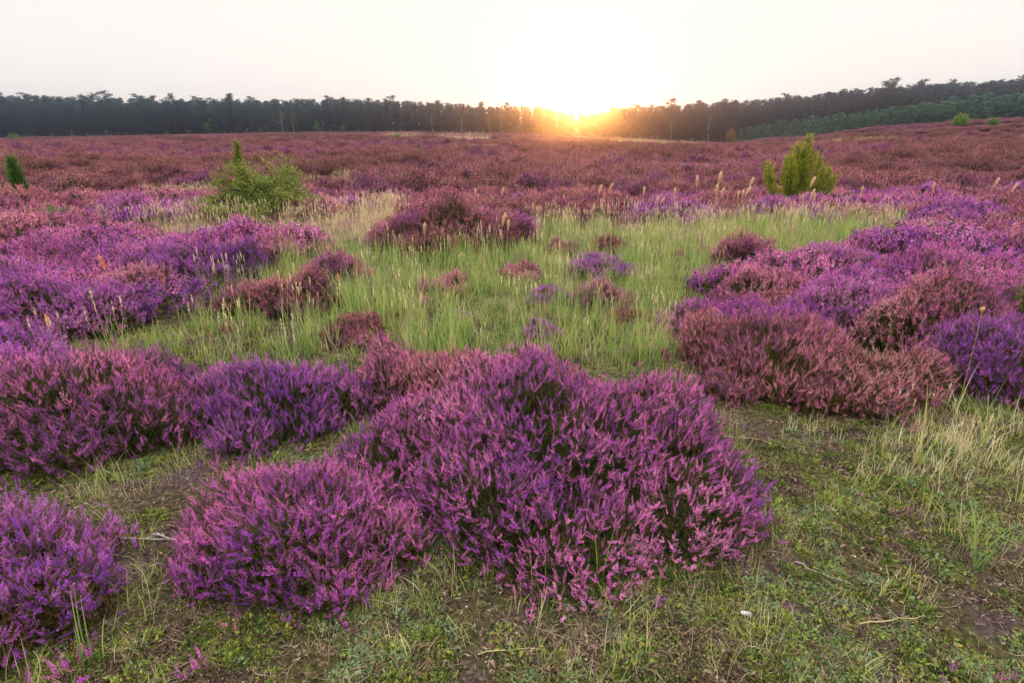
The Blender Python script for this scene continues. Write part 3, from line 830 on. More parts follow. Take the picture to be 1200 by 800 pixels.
def thing2(name, loc, rz, sc, a, b, na, nb, ca, label, cat, group=None, cb=(1, 1, 1, 1)):
    e = empty(name, loc, rz, sc); o = obj(na, a, e); o.color = ca; p = obj(nb, b, e); p.color = cb
    tag(e, label, cat, group); return e

# leafy shrub left of centre (about 1.2 m high)
x, y, z = at_dist(302, 10.2)
H = (CAMZ + y * math.tan(elev_of(181))) - z
fo, br = leafy_shrub(H, 122 / F * 11, 11, .032, nb=9, depth=3, leaves=4)
thing2('leafy_shrub', (x, y, z), 0, 1, fo, br, 'foliage', 'branches', c4(1.15, 1.1, .75), 'broad yellow green leafy shrub behind the straw coloured grass', 'shrub')
# juniper with pointed leaders right of centre
x, y, z = at_dist(930, 13.2)
Hj = (CAMZ + y * math.tan(elev_of(158))) - z
k = 1 / F * 14
jr = np.random.default_rng(4); leads = [(3 * k, 0, Hj, .10), (-4 * k, .1, Hj * .86, .10), (10 * k, .1, Hj * .84, .10)]
for i in range(24):
    u_ = jr.uniform(-1, 1); env = (.86 - .42 * abs(u_) ** 1.3) * jr.uniform(.72, 1.05) if u_ > -.55 else jr.uniform(.5, .7)
    leads.append((u_ * (44 if u_ < 0 else 36) * k, jr.uniform(-.3, .3), Hj * env, jr.uniform(.07, .13)))
fo, br = conifer_shrub(leads, 12, .05, .45)
thing2('juniper_bush', (x, y, z), 0, 1, fo, br, 'foliage', 'branches', c4(1.7, 1.4, .6), 'golden green juniper bush with several pointed tips on the right', 'juniper')
# a single tip behind the leafy shrub
x, y, z = at_dist(290, 11.6); Ht = (CAMZ + y * math.tan(elev_of(168))) - z
fo, br = conifer_shrub([(0, 0, Ht, .05)], 14, .06, 1.2)
thing2('young_juniper', (x, y, z), 0, 1, fo, br, 'foliage', 'branches', c4(1.1, 1.0, .6), 'thin upright juniper tip rising behind the leafy shrub', 'juniper')
x, y, z = at_dist(29, 14.6); Ht = (CAMZ + y * math.tan(elev_of(186))) - z
fo, br = conifer_shrub([(0, 0, Ht, .13), (.02, .03, Ht * .6, .16)], 15, .06, 1.5)
thing2('juniper_column', (x, y, z), 0, 1, fo, br, 'foliage', 'branches', c4(.45, .75, .5), 'dark green column shaped juniper standing alone at the far left', 'juniper')

def sapling(px, py_base, py_top, wpx, seed, col, label, name='green_shrub', cat='shrub', d=None, leaf=.06):
    if d is None:
        x, y = hit(px, py_base); z = float(ground(x, y))
    else:
        x, y, z = at_dist(px, d)
    H = max(.15, (CAMZ + y * math.tan(elev_of(py_top))) - z)
    W_ = wpx / F * (y * CP + .5)
    fo, br = leafy_shrub(H, W_, seed, leaf, nb=6, depth=2, leaves=6)
    return thing2(name, (x, y, z), 0, 1, fo, br, 'foliage', 'branches', col, label, cat)
GR = c4(.55, .95, .7); YG = c4(1.1, 1.0, .6)
sapling(66, 272, 243, 30, 21, GR, 'small bluish green shrub low in the heather below the column juniper', leaf=.05)
sapling(44, 288, 270, 22, 22, YG, 'tiny yellow green plant in the left heather below the bluish shrub', leaf=.04)
sapling(503, 246, 228, 24, 23, GR, 'low green shrub left of the rounded green one behind the heather mound', leaf=.05)
sapling(551, 246, 229, 16, 24, c4(.4, .9, .4), 'small rounded bright green shrub behind the rounded heather bush', leaf=.05)
sapling(474, 214, 201, 18, 25, YG, 'yellow green shrub in the middle distance left of centre', leaf=.1)
sapling(490, 190, 175, 9, 26, GR, 'slim green sapling above the yellow green shrub', leaf=.12)
sapling(444, 200, 190, 9, 27, GR, 'small green sapling left of the yellow green shrub', leaf=.1)
sapling(1193, 395, 330, 40, 28, YG, 'yellow green leafy sapling at the right picture edge', d=4.0, leaf=.022)
sapling(1124, 150, 134, 14, 29, c4(.9, 1.1, .5), 'bright green bush on the rise before the young trees', name='green_bush', leaf=.5)
sapling(17, 164, 157, 9, 30, GR, 'small green bush at the far left forest foot', leaf=.6)
sapling(250, 158, 140, 15, 31, c4(.7, 1.1, .7), 'bright green small tree at the foot of the left forest', name='small_tree', cat='tree', leaf=.8)
sapling(465, 164, 158, 12, 32, YG, 'pale green bush on the crest in the centre', leaf=.5)
sapling(855, 168, 152, 10, 33, c4(1.6, .8, .5), 'rusty small tree at the left end of the young trees', name='small_tree', cat='tree', leaf=.8)
sapling(1163, 148, 139, 12, 34, c4(.8, .9, .9), 'grey green bush on the rise near the right edge', leaf=.5)

# ---------------------------------------------------------------- seed head stalks
def stalk_mesh(h, lean, hl, hw, seed, r_stem=.0022, nfl=70):
    r = np.random.default_rng(seed)
    dirx = math.sin(lean); t = np.linspace(0, 1, 6)
    P = np.stack([dirx * h * t ** 2, r.normal(0, .03) * h * t ** 2, h * t * math.cos(lean)], 1)
    G = Geo(); V, T = tube(P, np.linspace(r_stem, r_stem * .5, 6), 4); G.add(V, T, .4)
    for k in range(3):
        V, T, C = blade(h * r.uniform(.35, .6), .006, r.uniform(.3, 1.2)); Rm = np.array(Euler((0, 0, r.uniform(0, 6.28))).to_matrix())
        G.add(V @ Rm.T, T, np.clip(C + .5, 0, 1))
    stem = G.mesh('stem', M['straw'])
    H_ = Geo(); ax = unit(P[-1] - P[-2]); top = P[-1] + ax * hl * .25; base = top - ax * hl; fx = frames(ax[None], np.zeros(1))[0]
    for i in range(nfl):
        u = r.uniform(0, 1); a = r.uniform(0, 6.28); w = hw * 1.2 * math.sin(math.pi * (u * .86 + .1)) ** .8 * r.uniform(.5, 1.1)
        o = fx[:, 0] * math.cos(a) + fx[:, 1] * math.sin(a); c = base + ax * u * hl + o * w * .2
        d = unit(o * .7 + ax); q = unit(np.cross(d, ax)) * w * .36
        H_.add([c - q, c + q, c + d * w * 1.1], [(0, 1, 2)], r.uniform(.2, .9))
    return stem, H_.mesh('seed_head', M['head'])
tips = [(558, 222), (590, 220), (655, 235), (660, 228), (667, 236), (673, 240), (682, 227), (687, 240), (702, 217), (715, 214), (713, 245), (737, 232), (742, 236), (752, 220), (768, 231), (775, 230), (787, 221), (785, 233), (780, 247), (592, 250), (596, 258), (587, 270), (812, 208), (838, 203), (835, 217), (843, 220), (875, 209), (861, 224), (866, 223), (873, 218), (814, 233), (822, 242), (883, 242), (905, 247), (945, 208), (936, 228), (946, 222), (949, 227), (953, 240), (1003, 219), (1156, 209), (1178, 215), (1085, 215), (1035, 240), (500, 262), (212, 276)]
r = np.random.default_rng(9)
SV = [stalk_mesh(1.0, a, .28, .052, 700 + i, .005, 200) for i, a in enumerate((.04, -.08, .16, -.03, .5, .28))]
for i, (px, py) in enumerate(tips):
    d = {558: 10.6, 590: 10.4, 592: 6.7, 596: 6.6, 587: 6.5, 500: 6.6, 212: 6.6}.get(px, r.uniform(9.4, 10.6) if py > 215 else r.uniform(10.5, 11.5))
    x, y, z = at_dist(px, d); h = CAMZ + y * math.tan(elev_of(py)) - z
    k = 4 if py in (242, 247) and px > 800 else int(r.integers(0, 4)) if r.uniform() < .85 else 5
    h = max(h, .3); z0 = z
    if k == 4: h *= 1.1
    xoff = math.sin((.04, -.08, .16, -.03, .5, .28)[k]) * h
    e = empty('reed_grass_stalk', (x - xoff, y, z0 - .02), 0, (h, h, h)); st, hd = SV[k]
    obj('stem', st, e); o = obj('seed_head', hd, e); o.color = c4(1, .92, .85)
    if px in (558, 590): lab, g = 'pale seed head standing left of the main row behind the rounded heather bush', 'two stray seed heads behind the rounded heather bush'
    elif px in (592, 596, 587): lab, g = 'pale grass seed head rising beside the rounded heather bush', 'seed heads beside the rounded heather bush'
    elif px == 500: lab, g = 'pale seed head in front of the rounded heather bush', None
    elif px == 212: lab, g = 'pink seed head in the left straw coloured grass', None
    elif px < 800: lab, g = 'tall pale seed head in the row behind the green grass, left of the golden juniper', 'seed heads left of the golden juniper'
    elif px < 960: lab, g = 'tall pale seed head in the row just below the golden juniper', 'seed heads below the golden juniper'
    else: lab, g = 'pale seed head scattered over the heather right of the golden juniper', 'seed heads right of the golden juniper'
    tag(e, lab, 'seed head', g)
# two orange-brown heads among the left mounds, and the tall one on the right
for (px, d, py, hl, hw, col, lab, lean) in [(141, 4.5, 301, .13, .020, c4(1.0, .62, .36), 'tallest orange seed head standing between the left purple mounds', -.05),
                                      (66, 3.55, 370, .10, .016, c4(.9, .5, .36), 'reddish seed head in the front purple mound on the left', .03),
                                      (1118, 2.75, 360, .035, .014, c4(.9, .75, .6), 'single tall thin stalk rising before the right hand heather', -.04),
                                      (398, 5.2, 322, .10, .016, c4(1.0, .7, .5), 'orange seed head beside the rusty red heather bush', .04)]:
    x, y, z = at_dist(px, d); h = CAMZ + y * math.tan(elev_of(py)) - z
    st, hd = stalk_mesh(h, lean, hl, hw, px, .0018, 130); e = empty('grass_stalk', (x, y, z - .01)); obj('stem', st, e); o = obj('seed_head', hd, e); o.color = col
    tag(e, lab, 'seed head')

# ---------------------------------------------------------------- grass tufts one can point at
def tuft_thing(px, py, n, L, w, bend, seed, lab, t0=.05, t1=.5, spread=.012, scale_tilt=1.0, fan=None):
    r = np.random.default_rng(seed); G = Geo(); x, y = hit(px, py); z = float(ground(x, y))
    for i in range(n):
        V, T, C = blade(L * r.uniform(.45, 1.05), w * r.uniform(.6, 1.15), bend * r.uniform(.2, 1.3), 8)
        a = r.uniform(0, 6.28) if fan is None else r.uniform(*fan)
        Rm = np.array(Matrix.Rotation(a, 3, 'Z') @ Matrix.Rotation(r.uniform(0, .5) * scale_tilt, 3, 'Y'))
        G.add(V @ Rm.T + [r.normal(0, spread), r.normal(0, spread), -.004], T, np.clip(C + r.uniform(t0, t1), 0, 1))
    o = obj('grass_tuft', G.mesh('grass_tuft', M['grass'])); o.location = (x, y, z)
    tag(o, lab, 'grass tuft'); return o
tuft_thing(1146, 668, 16, .30, .0050, 1.0, 1, 'bright green grass tuft with arching blades on the moss at the lower right', .1, .5)
tuft_thing(1075, 545, 14, .40, .0045, 1.0, 2, 'long arching grass tuft in front of the right hand heather', .3, .8)
tuft_thing(1150, 520, 12, .42, .0045, 1.1, 3, 'yellow green grass tuft arching against the dark purple bush at right', .4, .8)
tuft_thing(703, 690, 4, .27, .0048, .15, 4, 'three upright green blades in front of the largest heather dome', .3, .7, .006, .35)
tuft_thing(108, 775, 6, .30, .0042, .5, 5, 'thin grass tuft before the purple bush in the bottom left corner', .2, .7, .02, .6)
tuft_thing(820, 672, 7, .12, .0035, .4, 6, 'small pale grass tuft at the right foot of the largest dome', .5, .95)
tuft_thing(985, 600, 8, .16, .0035, .8, 7, 'small green grass tuft on the moss right of the largest dome', .3, .7)
tuft_thing(870, 560, 7, .14, .0035, 1.0, 8, 'small grass tuft on the soil beside the fallen straw', .5, .9)
tuft_thing(1190, 590, 9, .22, .004, .9, 9, 'grass tuft at the right edge above the bright green one', .2, .7)
tuft_thing(172, 640, 7, .12, .003, .8, 10, 'little green grass tuft on the bare soil at left', .4, .8)
tuft_thing(505, 700, 22, .09, .003, .7, 11, 'short yellow green grass tuft below the gap between the front bushes', .4, .8, .03)
tuft_thing(610, 715, 16, .08, .003, .9, 12, 'short olive grass tuft in front of the largest heather dome', .3, .9, .03)
tuft_thing(735, 690, 12, .06, .003, .9, 13, 'tiny green grass tuft right of the three upright blades', .2, .5, .02)
tuft_thing(470, 760, 18, .09, .003, .9, 14, 'short yellowing grass tuft at the bottom edge of the picture', .5, .9, .03)
tuft_thing(1035, 700, 7, .14, .003, 1.0, 15, 'thin grass tuft on the moss near the small dark hollow', .4, .9)

# single small flowering sprigs in the foreground
def sprig_thing(px, py, n, hgt, seed, col, lab):
    r = np.random.default_rng(seed); x, y = hit(px, py); z = float(ground(x, y)); Gf = Geo(); Gl = Geo()
    P = np.stack([r.normal(0, .02, n), r.normal(0, .02, n), np.full(n, -.01)], 1); d = unit(np.stack([r.normal(0, .35, n), r.normal(0, .35, n), np.ones(n)], 1))
    S = r.uniform(.7, 1.1, n) * hgt / .17; F_ = frames(d)
    for i in range(n):
        stamp(Gf, LOD[0]['fl'][i % 4], P[i:i + 1], F_[i:i + 1], S[i:i + 1], r.uniform(.3, .8, 1)); stamp(Gl, LOD[0]['lf'][i % 3], P[i:i + 1], F_[i:i + 1], S[i:i + 1], r.uniform(.3, .7, 1))
    e = empty('heather_sprig', (x, y, z)); f = obj('flowers', Gf.mesh('flowers', M['flower']), e); f.color = col; obj('foliage', Gl.mesh('foliage', M['leaf']), e); tag(e, lab, 'heather')
sprig_thing(232, 800, 6, .11, 1, MAGENTA, 'small pink heather seedling at the bottom edge left of centre')
sprig_thing(275, 748, 4, .10, 2, ROSE, 'tiny rose heather sprig below the front left bush')
sprig_thing(1168, 800, 4, .10, 3, MAGENTA, 'magenta heather sprig at the bottom right on the moss')
sprig_thing(1113, 798, 4, .07, 4, PURPLE, 'faint purple heather sprig left of the magenta one at bottom right')
sprig_thing(1008, 585, 4, .06, 5, MAGENTA, 'single magenta heather sprig on the moss beside the grass tuft')
sprig_thing(1055, 610, 4, .08, 6, ROSE, 'pale rose heather sprig standing on the right hand moss')
sprig_thing(108, 800, 7, .17, 7, MAGENTA, 'long magenta heather spikes at the bottom left edge')
sprig_thing(1070, 515, 6, .16, 8, ROSE, 'faded rose heather sprigs beside the long arching grass tuft')
sprig_thing(865, 540, 5, .10, 9, ROSE, 'faded heather seedling at the right shoulder of the largest dome')

# ---------------------------------------------------------------- twigs, stone
def twig(p0, p1, rad, col, lab, seed, name='fallen_twig', side=3):
    r = np.random.default_rng(seed); a = hit(*p0); b = hit(*p1); t = np.linspace(0, 1, 9)
    X = a[0] + (b[0] - a[0]) * t; Y = a[1] + (b[1] - a[1]) * t; L = math.hypot(b[0] - a[0], b[1] - a[1])
    X = X + r.normal(0, .018 * L, 9); Y = Y + r.normal(0, .018 * L, 9)
    cx, cy = X.mean(), Y.mean(); cz = float(ground(cx, cy)); Z = ground(X, Y) + rad + .012
    Z[0] -= .006; Z[-1] -= .006
    P = np.stack([X - cx, Y - cy, Z - cz], 1); G = Geo(); V, T = tube(P, np.linspace(rad, rad * .45, 9), 6); G.add(V, T, .6)
    for k in range(side):
        i = int(r.integers(2, 7)); d = unit(P[i + 1] - P[i] + r.normal(0, .6, 3) * [1, 1, .3]) * L * r.uniform(.1, .25)
        V, T = tube([P[i], P[i] + d * .5 + r.normal(0, .004, 3), P[i] + d], [rad * .5, rad * .4, rad * .2], 4); G.add(V, T, .6)
    o = obj(name, G.mesh(name, col)); o.location = (cx, cy, cz); tag(o, lab, 'twig')
pale = plant_mat('bleached_wood', [(0, c4(.22, .18, .18)), (1, c4(.42, .36, .36))], trans=0)
twig((106, 634), (232, 636), .0035, pale, 'bleached grey twig lying across the top of the bare soil at left', 1)
twig((180, 628), (226, 640), .004, pale, 'short bleached twig crossing the longer one at the left bare soil', 2)
twig((848, 513), (930, 530), .003, M['straw'], 'fallen straw coloured stem right of the largest heather dome', 3, side=0)
twig((1040, 548), (1150, 575), .003, M['wood'], 'dark thin twig lying on the moss below the arching grass', 4)
twig((690, 752), (770, 700), .002, M['wood'], 'dark twig on the moss right of the three upright blades', 5)
twig((930, 660), (1000, 690), .002, pale, 'thin pale twig lying on the right hand moss', 6)
twig((560, 768), (640, 762), .002, M['straw'], 'short straw stem on the ground at the bottom centre', 7, side=0)
twig((1010, 735), (1105, 725), .002, M['straw'], 'fallen straw stem near the bottom right corner', 8, side=1)

def stone(px, py, s, lab, seed):
    r = np.random.default_rng(seed); x, y = hit(px, py); z = float(ground(x, y)); G = Geo(); m, k = 12, 7; V = []; T = []
    for i in range(k + 1):
        ph = math.pi * i / k
        for j in range(m):
            a = j / m * 6.2832; f = 1 + .22 * math.sin(2 * a + seed) + r.uniform(-.1, .1)
            V.append((math.cos(a) * math.sin(ph) * s * f, math.sin(a) * math.sin(ph) * s * .62 * f, math.cos(ph) * s * .42 * (1 + .2 * math.cos(a))))
    for i in range(k):
        for j in range(m):
            a0 = i * m + j; a1 = i * m + (j + 1) % m; T += [(a0, a1, a1 + m), (a0, a1 + m, a0 + m)]
    G.add(V, T, .6); o = obj('pale_stone', G.mesh('pale_stone', M['stone'])); o.location = (x, y, z + s * .35); o.rotation_euler = (.35, .1, -.3); tag(o, lab, 'stone')
stone(874, 720, .016, 'small whitish stone lying on the moss right of the largest dome', 1)
stone(1000, 652, .008, 'tiny grey pebble beside the dark hollow in the moss', 2)

# ---------------------------------------------------------------- trees
def pine(seed, kind):
    """height 1; -> crown mesh, trunk mesh"""
    r = np.random.default_rng(seed); W = Geo(); G = Geo()
    bendx, bendy = r.normal(0, .02, 2); t = np.linspace(0, .97, 8)
    TP = np.stack([bendx * np.sin(t * 3), bendy * np.sin(t * 2.3 + 1) - bendy * math.sin(1), t], 1)
    V, T = tube(TP, np.interp(t, [0, 1], [.016, .003]), 6); W.add(V, T, np.repeat(np.linspace(.2, .9, 8), 6))
    tri = (np.array([(-.5, 0, 0), (.5, .1, .1), (.1, .25, .75), (-.25, -.2, .55)]), np.array([(0, 1, 2), (0, 2, 3)]), np.array([-.1, 0, .12, 0]))
    if kind == 'scots': lo, hiR, nb, cl = r.uniform(.22, .5), .20, 26, 46
    elif kind == 'dense': lo, hiR, nb, cl = .08, .17, 40, 40
    elif kind == 'spruce': lo, hiR, nb, cl = .06, .15, 44, 34
    elif kind == 'young': lo, hiR, nb, cl = .02, .26, 34, 42
    else: lo, hiR, nb, cl = .25, .19, 26, 40
    for b in range(nb):
        u = (b + r.uniform(0, 1)) / nb; h = lo + (1 - lo) * u * .97
        if kind in ('spruce', 'young'): w = hiR * (1 - u) ** .8 + .015
        elif kind == 'birch': w = hiR * math.sin(math.pi * min(1, u * .8 + .12))
        else: w = hiR * math.sin(math.pi * min(1, u * .72 + .2)) ** .7 + .01
        w *= r.uniform(.55, 1.15); a = r.uniform(0, 6.28); rise = .25 if kind != 'spruce' else -.1
        c0 = np.array([np.interp(h, TP[:, 2], TP[:, 0]), np.interp(h, TP[:, 2], TP[:, 1]), h])
        tip = c0 + np.array([math.cos(a) * w, math.sin(a) * w, rise * w + r.normal(0, .01)])
        tip[2] = min(tip[2], 1.0)
        V, T = tube([c0, (c0 + tip) / 2 + [0, 0, -.005], tip], [.0045 * (1.2 - u), .003 * (1.2 - u), .001], 3); W.add(V, T, .5)
        k = int(cl * r.uniform(.7, 1.2)); s = r.uniform(.25, 1.05, k) ** .7
        sp = .024 if kind not in ('young',) else .03
        P = c0 + (tip - c0) * s[:, None] + r.normal(0, sp, (k, 3)) * [1, 1, .6]
        d = unit(r.normal(0, 1, (k, 3)) + [0, 0, .5])
        stamp(G, tri, P, frames(d), r.uniform(.5, 1.2, k) * (.026 if kind != 'young' else .034), np.clip(.2 + .5 * u + r.normal(0, .18, k), 0, 1))
    return G.mesh('crown', M['pine']), W.mesh('trunk', M['birch'] if kind == 'birch' else M['bark'])
PV = [pine(800 + i, k) for i, k in enumerate(['scots', 'dense', 'dense', 'spruce', 'dense', 'spruce', 'dense'])]
YV = [pine(820 + i, 'young') for i in range(4)]
BV = [pine(830 + i, 'birch') for i in range(3)]

TOP_PX = [-200, 0, 60, 100, 200, 300, 400, 460, 500, 560, 600, 640, 660, 675, 692, 720, 750, 800, 850, 900, 950, 1000, 1050, 1100, 1180, 1300]
TOP_PY = [109, 111, 110, 112, 114, 115, 114, 116, 118, 121, 123, 125, 128, 131, 129, 125, 124, 121, 118, 114, 109, 102, 99, 96, 91, 87]
def tree_at(px, d, top_py, V, col, label, group, name, cat, jit, r, minh=3):
    x, y, z = at_dist(px, d); zt = CAMZ + y * math.tan(elev_of(top_py)); H = max(minh, (zt - z) * jit)
    cr, tk = V; e = empty(name, (x, y, z - .1), r.uniform(0, 6.28), (H * r.uniform(1.2, 1.7),) * 2 + (H,))
    o = obj('crown', cr, e); o.color = col; obj('trunk', tk, e); tag(e, label, cat, group)
r = np.random.default_rng(13)
def fd(px): return float(np.interp(px, [-200, 0, 450, 600, 700, 820, 900, 1000, 1200, 1400], [248, 246, 232, 240, 262, 290, 285, 262, 235, 225]))
cnt = 0
for row in range(3):
    px = -70 + row * 4
    while px < 1275:
        d = fd(px) + row * 8 + r.uniform(-2, 2); top = float(np.interp(px, TOP_PX, TOP_PY)) - 10 * float(fbm(px / 38, 3.3, 71, 3)) * (abs(px - 676) > 50)
        near_sun = abs(px - 676) < 26
        jit = r.choice([.70, .78, .85, .90, .96, 1.0, 1.07, 1.14], p=[.12, .14, .2, .2, .15, .1, .06, .03]) if not near_sun else r.uniform(.8, .93)
        if row == 0: jit *= .93
        if px < 640: lab, g = 'dark pine in the long forest edge left of the sun', 'pines left of the sun'
        elif px < 860: lab, g = 'hazy pine in the forest below and right of the sun', 'pines around the sun'
        else: lab, g = 'tall dark pine on the rise behind the young trees', 'pines on the right rise'
        tree_at(px, d, top, PV[int(r.integers(0, 7))], c4(*(np.array([.65, .98, 1.5]) * r.uniform(.8, 1.25) if px < 620 else np.array([1.25, .9, 1.0]) * r.uniform(.8, 1.2))), lab, g, 'pine_tree', 'pine', jit, r, 6)  # left of the sun, bluish haze is put into the crown colour
        cnt += 1; px += r.uniform(8.5, 16) if row else r.uniform(10, 17)
YT_PX = [840, 880, 920, 1000, 1100, 1200, 1300]; YT_PY = [158, 147, 139, 129, 116, 105, 95]
for row in range(2):
    px = 868 - 10 * row
    while px < 1270:
        d = float(np.interp(px, [860, 900, 1000, 1200], [268, 240, 190, 165])) + row * 5 + r.uniform(-1, 1)
        tree_at(px, d, float(np.interp(px, YT_PX, YT_PY)), YV[int(r.integers(0, 4))], c4(2.2, 2.9, 3.1), 'bushy blue green young tree in the belt before the right hand pines', 'young trees on the right rise', 'young_tree', 'young tree', r.uniform(.84, 1.08) * (1 if row else .9), r, 2)
        px += r.uniform(7, 11)
for px, top, lab in [(332, 117, 'tall slim birch at the forest edge left of centre'), (345, 119, 'birch with forked pale stem beside the tall slim one'), (507, 121, 'leafless looking birch before the central forest'), (541, 122, 'white stemmed birch in front of the central forest'),
                     (574, 124, 'brown leaved birch at the centre forest edge'), (588, 125, 'second brown leaved birch nearer the sun'), (786, 128, 'pale stemmed birch in the hollow right of the sun'), (830, 122, 'hazy birch at the end of the hollow')]:
    tree_at(px, fd(px) - 9, top + 6, BV[int(r.integers(0, 3))], c4(1.7, 1.4, .9), lab, None, 'birch_tree', 'birch', .82, r, 5)
for i in range(16):
    px = [-8, 30, 62, 86, 104, 126, 150, 172, 196, 222, 290, 306, 372, 402, 420, 566][i]
    x, y, z = at_dist(px, fd(px) - 14 + r.uniform(-3, 3)); H = r.uniform(1.3, 2.8) if i != 12 else 4
    cr, tk = YV[i % 4]; e = empty('forest_edge_shrub', (x, y, z), r.uniform(0, 6), (H * 1.8, H * 1.8, H)); o = obj('crown', cr, e); o.color = c4(3.0, 4.2, 2.8); obj('trunk', tk, e)
    tag(e, 'low pale green shrub at the foot of the left forest', 'shrub', 'shrubs along the left forest foot')
# forest mass behind the front rows
def seen_pines():
    P = []; I = []; S = []; rot = []
    for row in range(10):
        px = -120.0
        while px < 1320:
            d = fd(px) + 26 + row * 13 + r.uniform(-5, 5); top = float(np.interp(px, TOP_PX, TOP_PY)) + .6
            x, y, z = at_dist(px, d); zt = CAMZ + y * math.tan(elev_of(top)); H = max(4, zt - z) * r.uniform(.78, 1.0) * (.9 if abs(px - 676) < 30 else 1)
            H = min(H, 26); P.append((x, y, z - .1)); I.append(int(r.integers(0, 7))); S.append((H * 1.1, H * 1.1, H)); rot.append((0, 0, r.uniform(0, 6.28)))
            px += r.uniform(9, 15)
    return np.array(P), np.array(rot), np.array(S), np.array(I)
def pine_joined(v):
    cr, tk = v
    me = join_meshes(cr, tk, 'pine_piece'); me.materials.clear(); me.materials.append(M['pine']); me.materials.append(M['bark']); return me
PJ = [(pine_joined(v), c4(.95, 1, 1.05)) for v in PV]
P, rot, S, I = seen_pines()
scatter('forest', P, rot, S, I, PJ, 'deep pine forest closing the heath behind its front trees', 'forest')

# ---------------------------------------------------------------- light, air, sky
SUN_AZ = math.atan((675 - 600) / F * CP)          # clockwise from +Y
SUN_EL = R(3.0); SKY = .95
sd = bpy.data.lights.new('sun', 'SUN'); sd.energy = 2.0; sd.angle = R(.6); sd.color = (1.0, .32, .045)
so = bpy.data.objects.new('sun', sd); COL.objects.link(so)
dirv = Vector((math.sin(SUN_AZ) * math.cos(SUN_EL), math.cos(SUN_AZ) * math.cos(SUN_EL), math.sin(SUN_EL)))
so.rotation_euler = dirv.to_track_quat('Z', 'Y').to_euler(); so.location = dirv * 100

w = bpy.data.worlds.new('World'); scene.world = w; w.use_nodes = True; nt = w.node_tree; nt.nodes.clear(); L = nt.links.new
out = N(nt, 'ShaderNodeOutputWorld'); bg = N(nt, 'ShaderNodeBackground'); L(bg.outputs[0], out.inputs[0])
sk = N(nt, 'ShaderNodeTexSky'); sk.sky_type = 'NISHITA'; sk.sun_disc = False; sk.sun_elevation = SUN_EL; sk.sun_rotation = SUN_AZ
sk.air_density = 1; sk.dust_density = 1.0; sk.ozone_density = 1.0
hs = N(nt, 'ShaderNodeHueSaturation'); hs.inputs['Saturation'].default_value = .95; L(sk.outputs[0], hs.inputs['Color'])
gm = N(nt, 'ShaderNodeGamma'); gm.inputs[1].default_value = .06; L(hs.outputs[0], gm.inputs[0])
# added gain: unseen upper sky brightened to light the ground, horizon sky left alone
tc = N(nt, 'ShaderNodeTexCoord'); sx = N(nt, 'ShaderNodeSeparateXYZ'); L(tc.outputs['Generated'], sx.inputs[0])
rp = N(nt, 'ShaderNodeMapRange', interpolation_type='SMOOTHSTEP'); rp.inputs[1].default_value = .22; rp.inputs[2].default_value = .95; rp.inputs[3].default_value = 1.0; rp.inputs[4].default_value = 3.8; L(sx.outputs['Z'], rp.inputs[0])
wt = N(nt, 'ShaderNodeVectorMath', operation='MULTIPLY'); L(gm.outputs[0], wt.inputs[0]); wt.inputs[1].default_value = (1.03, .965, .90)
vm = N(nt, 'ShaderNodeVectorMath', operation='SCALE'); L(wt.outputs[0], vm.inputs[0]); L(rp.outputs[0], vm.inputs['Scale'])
L(vm.outputs[0], bg.inputs[0]); bg.inputs[1].default_value = SKY

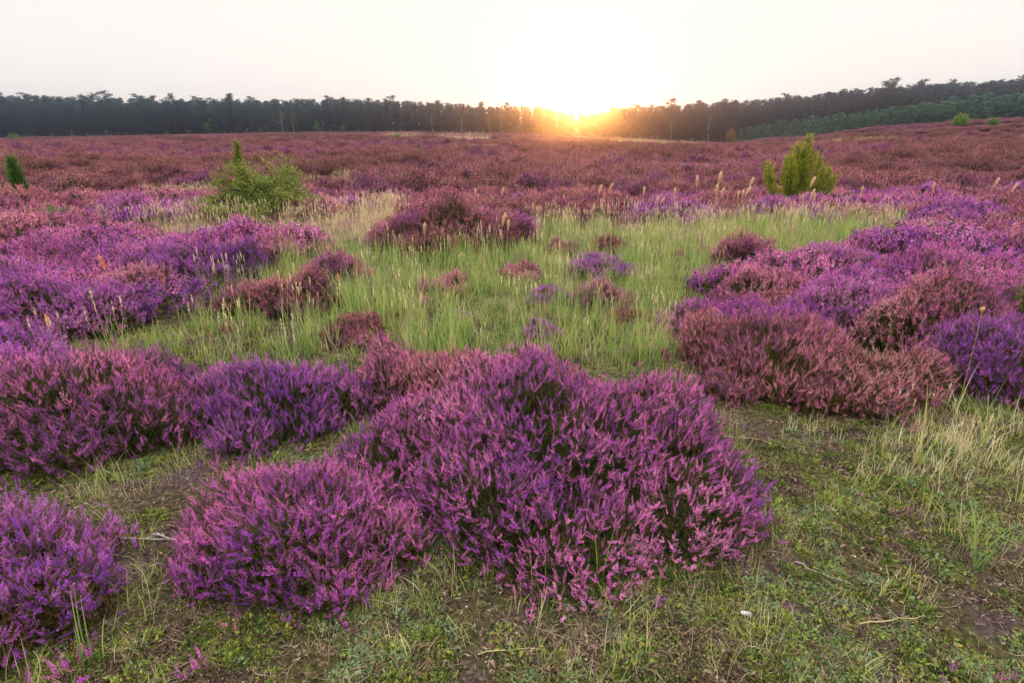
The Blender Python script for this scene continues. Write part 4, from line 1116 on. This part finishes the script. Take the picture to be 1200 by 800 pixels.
me_, k_ = [], 0
G_ = Geo(); V_ = []; T_ = []
for i in range(13):
    for j in range(24):
        V_.append((math.sin(math.pi * i / 12) * math.cos(j / 24 * 6.2832), math.sin(math.pi * i / 12) * math.sin(j / 24 * 6.2832), math.cos(math.pi * i / 12)))
for i in range(12):
    for j in range(24):
        a0 = i * 24 + j; a1 = i * 24 + (j + 1) % 24; T_ += [(a0, a1, a1 + 24), (a0, a1 + 24, a0 + 24)]
em, nt = new_mat('sun_surface'); e_ = N(nt, 'ShaderNodeEmission'); e_.inputs[0].default_value = (1, .72, .25, 1); e_.inputs[1].default_value = 40; o_ = N(nt, 'ShaderNodeOutputMaterial'); nt.links.new(e_.outputs[0], o_.inputs[0])
sun = obj('sun_disc', mesh_of('sun_disc', V_, T_, None, em)); el_ = R(1.85)
sun.location = Vector((math.sin(SUN_AZ) * math.cos(el_), math.cos(SUN_AZ) * math.cos(el_), math.sin(el_))) * 4000; sun.scale = (26, 26, 26)
tag(sun, 'low yellow sun just showing over the tree tops', 'sun', kind='structure')
HAZE = .0007
hm, nt = new_mat('haze'); out = N(nt, 'ShaderNodeOutputMaterial'); pv = N(nt, 'ShaderNodeVolumePrincipled')
pv.inputs['Color'].default_value = (.58, .67, 1.0, 1); pv.inputs['Density'].default_value = HAZE; pv.inputs['Anisotropy'].default_value = .95
nt.links.new(pv.outputs[0], out.inputs['Volume'])
def haze_box(x0, x1, y0, y1, z0, z1):
    V = [(x, y, z) for z in (z0, z1) for y in (y0, y1) for x in (x0, x1)]
    Q = [(0, 2, 3, 1), (4, 5, 7, 6), (0, 1, 5, 4), (2, 6, 7, 3), (0, 4, 6, 2), (1, 3, 7, 5)]
    me = mesh_of('haze', V, Q, None, hm); o = obj('haze', me); tag(o, 'thin morning haze lying over the heath and the forest', 'haze', kind='stuff')
haze_box(-560, 560, -560, 560, -14, 34)

# ---------------------------------------------------------------- camera and render settings
cd = bpy.data.cameras.new('camera'); cam = bpy.data.objects.new('camera', cd); COL.objects.link(cam)
cam.location = (0, 0, CAMZ); cam.rotation_euler = (R(90) - PITCH, 0, 0); cd.lens = 20; cd.sensor_width = 36; cd.clip_start = .02; cd.clip_end = 6000
scene.camera = cam
vs = scene.view_settings; vs.view_transform = 'Standard'; vs.look = 'None'; vs.gamma = 1; vs.use_curve_mapping = False
vs.exposure = 0.03
scene.cycles.max_bounces = 6; scene.cycles.diffuse_bounces = 3; scene.cycles.transmission_bounces = 3; scene.cycles.volume_bounces = 1; scene.cycles.transparent_max_bounces = 6
scene.cycles.use_denoising = True
scene.cycles.sample_clamp_indirect = 6
print('trees', cnt, 'mid bushes', len(pts))
